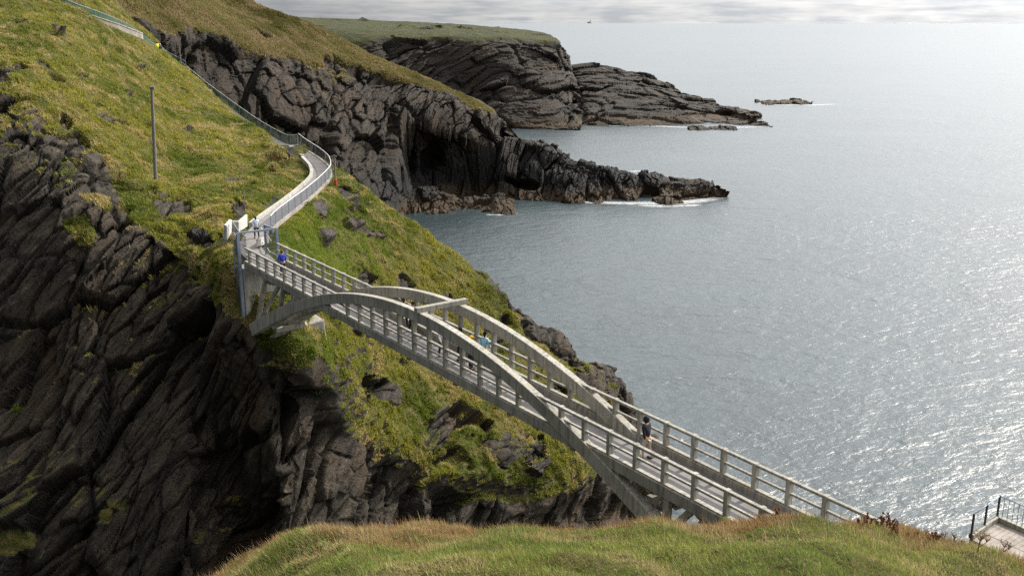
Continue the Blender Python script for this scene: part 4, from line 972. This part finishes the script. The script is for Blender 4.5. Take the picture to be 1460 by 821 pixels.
foam([(905, 293, 2), (950, 294, 3), (1010, 292, 2)])
foam([(742, 304, .8), (715, 306.5, 1.0), (690, 306.5, .9)])
foam([(830, 178, 3), (870, 179, 5), (930, 180, 4), (985, 182, 5), (1050, 182, 5), (1110, 180, 3)])
foam([(1072, 147.5, 4), (1110, 149.5, 6), (1160, 150, 6), (1200, 148.5, 4)])
foam([(850, 243, 1), (890, 245, 2.5), (930, 243, 1)])
fo = m.build('sea_foam', M_FOAM); ul = fo.data.uv_layers.new(name='UVMap')
for lp in fo.data.loops: ul.data[lp.index].uv = uvs[lp.vertex_index]
tag(fo, kind='stuff', label='white foam washing round the foot of the rocks', cat='foam')

# ------------------------------------------------------------------ turf blades on the near headland
def sample_grid(P, wgt, n):
    c = wgt[:-1, :-1]; a = np.linalg.norm(np.cross(P[1:, :-1] - P[:-1, :-1], P[:-1, 1:] - P[:-1, :-1]), axis=-1) * c
    cdf = np.cumsum(a.ravel()); k = np.searchsorted(cdf, RNG.random(n) * cdf[-1]); i, j = np.unravel_index(np.minimum(k, a.size - 1), a.shape)
    fu, fv = RNG.random(n)[:, None], RNG.random(n)[:, None]
    p_ = P[i, j] * (1 - fu) * (1 - fv) + P[i + 1, j] * fu * (1 - fv) + P[i + 1, j + 1] * fu * fv + P[i, j + 1] * (1 - fu) * fv
    return p_, i, j
def blades(name, p_, nrm, h, w_, colr, lean=(0, 0, 0), spread=0.5, bend=0.35, seg=1, label=None):
    n = len(p_); th = RNG.random(n) * 2 * np.pi
    upv = nrm * 0.55 + np.array([0, 0, 0.6]) + np.array(lean) + RNG.normal(0, spread * .5, (n, 3)); upv /= np.linalg.norm(upv, axis=1, keepdims=True)
    sd_ = np.stack([np.cos(th), np.sin(th), np.zeros(n)], 1); sd_ -= upv * (sd_ * upv).sum(1, keepdims=True); sd_ /= np.linalg.norm(sd_, axis=1, keepdims=True)
    fw = np.cross(upv, sd_) * (RNG.random(n)[:, None] - .5) * 2 * bend
    h = h[:, None]; w_ = w_[:, None]; base = p_ - upv * h * 0.12
    if seg == 1:
        V = np.stack([base - sd_ * w_ / 2, base + sd_ * w_ / 2, base + upv * h + fw * h], 1); F = np.arange(3 * n).reshape(n, 3); C = np.repeat(colr, 3, 0)
    else:
        mid = base + upv * h * .55 + fw * h * .3; tip = base + upv * h * .95 + fw * h
        V = np.stack([base - sd_ * w_ / 2, base + sd_ * w_ / 2, mid + sd_ * w_ * .38, mid - sd_ * w_ * .38, tip], 1)
        b_ = np.arange(n)[:, None] * 5; F = np.concatenate([b_ + [0, 1, 2], b_ + [0, 2, 3], b_ + [3, 2, 4]], 0); C = np.repeat(colr, 5, 0)
    o = mesh_np(name, V.reshape(-1, 3), F, M_GRASS, attrs={'col': C}); return o
def palette(p_, sets, f1, f2, jitter=.25, seed=400):
    """sets: colours blended by slow and fast noise"""
    a_ = sstep(-.35, .35, fbm(p_ * f1, 3, seed))[:, None]; b_ = sstep(-.05, .45, fbm(p_ * f2, 3, seed + 7))[:, None]
    c_ = np.array(sets[0]) * (1 - a_) + np.array(sets[1]) * a_; c_ = c_ * (1 - b_) + np.array(sets[2]) * b_
    return c_ * (1 + RNG.normal(0, jitter, (len(p_), 1))).clip(.4, 1.8) * (1 + RNG.normal(0, .06, c_.shape))
u_, v_ = project(PA); DD = PA[..., 1]
vis = (gA > .45) * (DD < 155) * (DD > 60) * (u_ > -60) * (u_ < 980) * (v_ > -40)
vis = vis * (np.arange(PA.shape[0])[:, None] >= 0) * (np.arange(PA.shape[1])[None, :] > 82 * 2.4)
pd_all = np.array([tuple(q) for q in PD])
p_, i, j = sample_grid(PA, vis * np.clip(110.0 / np.maximum(DD, 1), .6, 1.6) ** 1.5, 760000)
dmin = np.full(len(p_), 9e9)
for q in np.concatenate([pd_all[4:], np.array([tuple(q) for q in PD2])]): dmin = np.minimum(dmin, np.hypot(p_[:, 0] - q[0], p_[:, 1] - q[1]))
uu, vv = project(p_); tf0 = sstep(-.3, .45, fbm(p_ * .9, 3, 431)); keep = (dmin > 1.3) & (RNG.random(len(p_)) < .35 + .65 * tf0) & ~((vv > 590) & (uu < 470)); p_, i, j = p_[keep], i[keep], j[keep]
nn_ = -nA[i, j] if (nA[..., 2].mean() < 0) else nA[i, j]
cl_ = palette(p_, ((.12, .15, .02), (.27, .255, .045), (.40, .32, .13)), .12, .55, .32)
uu, vv = project(p_); lush = np.exp(-(((uu - 470) / 75) ** 2 + ((vv - 355) / 55) ** 2))[:, None] + .8 * np.exp(-(((uu - 440) / 60) ** 2 + ((vv - 520) / 40) ** 2))[:, None]
cl_ = cl_ * (1 - lush * .7) + np.array((.15, .23, .025)) * lush * .7 * (1 + RNG.normal(0, .2, (len(p_), 1)))
tuft = sstep(-.3, .5, fbm(p_ * 1.1, 3, 431))
o = blades('turf_grass', p_, nn_, (.10 + .36 * tuft) * (.7 + .6 * RNG.random(len(p_))), .05 + .07 * RNG.random(len(p_)), cl_, lean=(-.25, -.25, -.1), spread=.55)
tag(o, kind='stuff', label='rough green and tan grass covering the headland slope', cat='grass')

u_, v_ = project(PB); jj = np.arange(PB.shape[1])[None, :]
vis = (gB > .4) * (PB[..., 1] > 190) * (jj > 34 * 2.2) * (u_ < 720) * (u_ > 150) * (v_ > -30)
p_, i, j = sample_grid(PB, vis * 1.0, 150000); nn_ = -nB[i, j] if (nB[..., 2].mean() < 0) else nB[i, j]
cl_ = palette(p_, ((.12, .11, .035), (.23, .195, .08), (.27, .21, .11)), .04, .2, .25, 610)
o = blades('turf_grass', p_, nn_, .35 + .5 * RNG.random(len(p_)), .20 + .22 * RNG.random(len(p_)), cl_, lean=(-.25, -.25, -.1), spread=.55)
tag(o, kind='stuff', label='brownish rough grass on top of the middle headland', cat='grass')

# ------------------------------------------------------------------ grass of the foreground knoll
u_, v_ = project(PH); DD = PH[..., 1]
vis = (DD > 8.6) * (DD < 19) * (u_ > -80) * (u_ < 1560) * 1.0
p_, i, j = sample_grid(PH, vis, 460000)
NHs = normals(PH); NHs = NHs * np.sign((NHs[..., 2:3]).mean())
crest = sstep(12.4, 14.4, p_[:, 1] + .9 * fbm(p_ * .7, 3, 470))
uu, vv = project(p_); br_ = sstep(-.15, .25, fbm(p_ * (.5, .9, .9), 4, 480) + (crest - .55) * .9 - .55 * sstep(520, 400, uu))
hh_ = .56 * (.10 + .14 * sstep(-.4, .5, fbm(p_ * .9, 3, 490)) + .05 * crest) * (.6 + .8 * RNG.random(len(p_)))
cl_ = palette(p_, ((.14, .19, .035), (.235, .265, .06), (.36, .32, .13)), .5, 1.6, .28, 500)
dry = palette(p_, ((.30, .17, .075), (.36, .25, .13), (.22, .10, .045)), .8, 2.5, .3, 520)
pick = (RNG.random(len(p_)) < br_ * .8)[:, None]; stw = (RNG.random(len(p_)) < .10)[:, None]; cl_ = np.where(stw, palette(p_, ((.42, .34, .18), (.34, .27, .13), (.30, .20, .10)), .8, 2.5, .25, 530), cl_); cl_ = np.where(pick, dry, cl_)
o = blades('knoll_grass', p_, NHs[i, j], hh_, .004 + .006 * RNG.random(len(p_)), cl_, lean=(-.25, 0, 0), spread=.6, bend=.6, seg=2)
tag(o, kind='stuff', label='long green grass with a rusty dry fringe on the foreground knoll', cat='grass')
# thin seed stalks standing over the crest
vis2 = (DD > 12.5) * (DD < 16.5) * (u_ > 150) * (u_ < 1480) * 1.0
p_, i, j = sample_grid(PH, vis2, 9000)
o = blades('seed_stalks', p_, NHs[i, j], (.15 + .17 * RNG.random(len(p_))), .004 + .004 * RNG.random(len(p_)), palette(p_, ((.33, .22, .11), (.22, .13, .06), (.42, .32, .18)), .8, 2.5, .3, 540), lean=(-.2, 0, .3), spread=.35, bend=.5, seg=2)
tag(o, kind='stuff', label='thin dry seed stalks along the crest of the knoll', cat='grass')

# ------------------------------------------------------------------ dead umbels and dock on the crest
from mathutils.bvhtree import BVHTree
hv = PH[40:, 60:].reshape(-1, 3)
bvh = BVHTree.FromPolygons([tuple(v) for v in PH.reshape(-1, 3).tolist()], grid_faces(*PH.shape[:2]).tolist())
def on_hill(x, y):
    h_ = bvh.ray_cast(Vector((x, y, CAMZ + 5)), Vector((0, 0, -1))); return h_[0] if h_[0] else Vector((x, y, 50))
M_UMB = plain('dry_brown_stem', (0.15, 0.085, 0.04), 0.8, .3, 30); M_UMBH = plain('dry_umbel_head', (0.20, 0.12, 0.045), 0.85, .4, 60); M_DOCK = plain('dock_seed', (0.13, 0.05, 0.025), 0.85, .4, 60)
def umbel(u, D, h, label, group=None, tilt=0.0, nray=9, seed=0):
    rr = random.Random(seed); x = (u - 730) / 1400 * D / 1.0; x *= (CP + math.tan(R(28)) * SP); b = on_hill(x, D)
    e = empty('dead_umbel_plant', tuple(b), 0, label=label, cat='plant', group=group); bpy.context.view_layer.update()
    st = MB(); hd = MB(); top = b + Vector((tilt * h, 0, h * .62)); st.tube([b + Vector((0, 0, -.03)), b + Vector((tilt * h * .4, 0, h * .3)), top], [.009, .008, .006], 6)
    heads = [(top, h * .38)]
    for q in range(2):
        a = rr.uniform(0, 6.28); tp = b + Vector((tilt * h * .4 + math.cos(a) * h * .32, math.sin(a) * h * .3, h * (.55 + .15 * q))); st.tube([b + Vector((tilt * h * .4, 0, h * .3)), tp], [.006, .004], 5); heads.append((tp, h * .24))
    for (c, L) in heads:
        hd = MB(); hd.ball(c, .009, 3)
        for k in range(nray):
            a = 2 * math.pi * k / nray + rr.random() * .3; ot = L * rr.uniform(.45, 1.0) * .85; tip = c + Vector((math.cos(a) * ot, math.sin(a) * ot, L * rr.uniform(.85, 1.0)))
            hd.tube([c, c.lerp(tip, .5) + Vector((0, 0, -L * .04)), tip], [.004, .003, .002], 4)
            for z in range(5): hd.ball(tip + Vector((rr.gauss(0, L * .07), rr.gauss(0, L * .07), rr.gauss(0, L * .03))), L * .055, 3)
        hd.build('seed_head', M_UMBH, e)
    st.build('stem', M_UMB, e)
umbel(1402, 12.9, .34, 'large dead umbel plant with flat brown head in front of the lookout platform', None, .05, 11, 1)
umbel(1437, 13.3, .26, 'smaller dead umbel plant at the right edge, right of the large one', None, .12, 8, 2)
G1 = 'small dead umbels on the crest of the knoll'
for k, (u, D, h, lb) in enumerate([(1334, 14.2, .27, 'tallest of the small dead umbels on the crest left of the lookout'), (1352, 14.4, .20, 'small dead umbel just right of the tallest crest umbel'), (1312, 14.6, .16, 'low dead umbel just left of the tallest crest umbel'),
        (1368, 14.1, .20, 'small dead umbel at the left foot of the lookout railing'), (1378, 13.8, .15, 'lowest dead umbel close under the lookout railing'), (1296, 14.5, .14, 'small dead umbel furthest left on the knoll crest')]):
    umbel(u, D, h, lb, G1, .1 * ((k % 3) - 1), 7, 10 + k)
def dock(u, D, h, label, group=None, seed=0):
    rr = random.Random(seed); x = (u - 730) / 1400 * D * (CP + math.tan(R(28)) * SP); b = on_hill(x, D)
    e = empty('dock_plant', tuple(b), 0, label=label, cat='plant', group=group); bpy.context.view_layer.update(); st = MB(); hd = MB()
    for q in range(4):
        a = rr.uniform(0, 6.28); tp = b + Vector((math.cos(a) * h * .35, math.sin(a) * h * .3, h * rr.uniform(.7, 1))); st.tube([b, tp], [.006, .003], 5); hd.tube([b + Vector((0, 0, .01)), tp], [.007, .004], 4)
        for z in range(26):
            f_ = rr.uniform(.45, 1); c = b.lerp(tp, f_) + Vector([rr.gauss(0, h * .04) for _ in range(3)]); hd.ball(c, rr.uniform(.008, .016), 3)
    st.build('stem', M_UMB, e); hd.build('seed_spike', M_DOCK, e)
G2 = 'rusty dock plants on the crest of the knoll'
for k, (u, D, h, lb) in enumerate([(1258, 14.6, .30, 'bushy rusty dock plant just right of where the bridge rail ends'), (1266, 14.7, .36, 'tallest rusty dock plant standing against the sea'), (1275, 14.5, .27, 'rusty dock plant just right of the tallest dock'),
        (1240, 14.4, .22, 'low rusty dock plant at the end of the bridge rail'), (1340, 14.3, .22, 'rusty dock plant among the small dead umbels'), (1230, 14.2, .2, 'small rusty dock plant below the last bridge post'),
        (1285, 14.3, .2, 'rightmost rusty dock plant of the tall clump'), (1110, 14.3, .15, 'lone small dock plant on the hump in front of the bridge')]):
    dock(u, D, h, lb, G2, 30 + k)
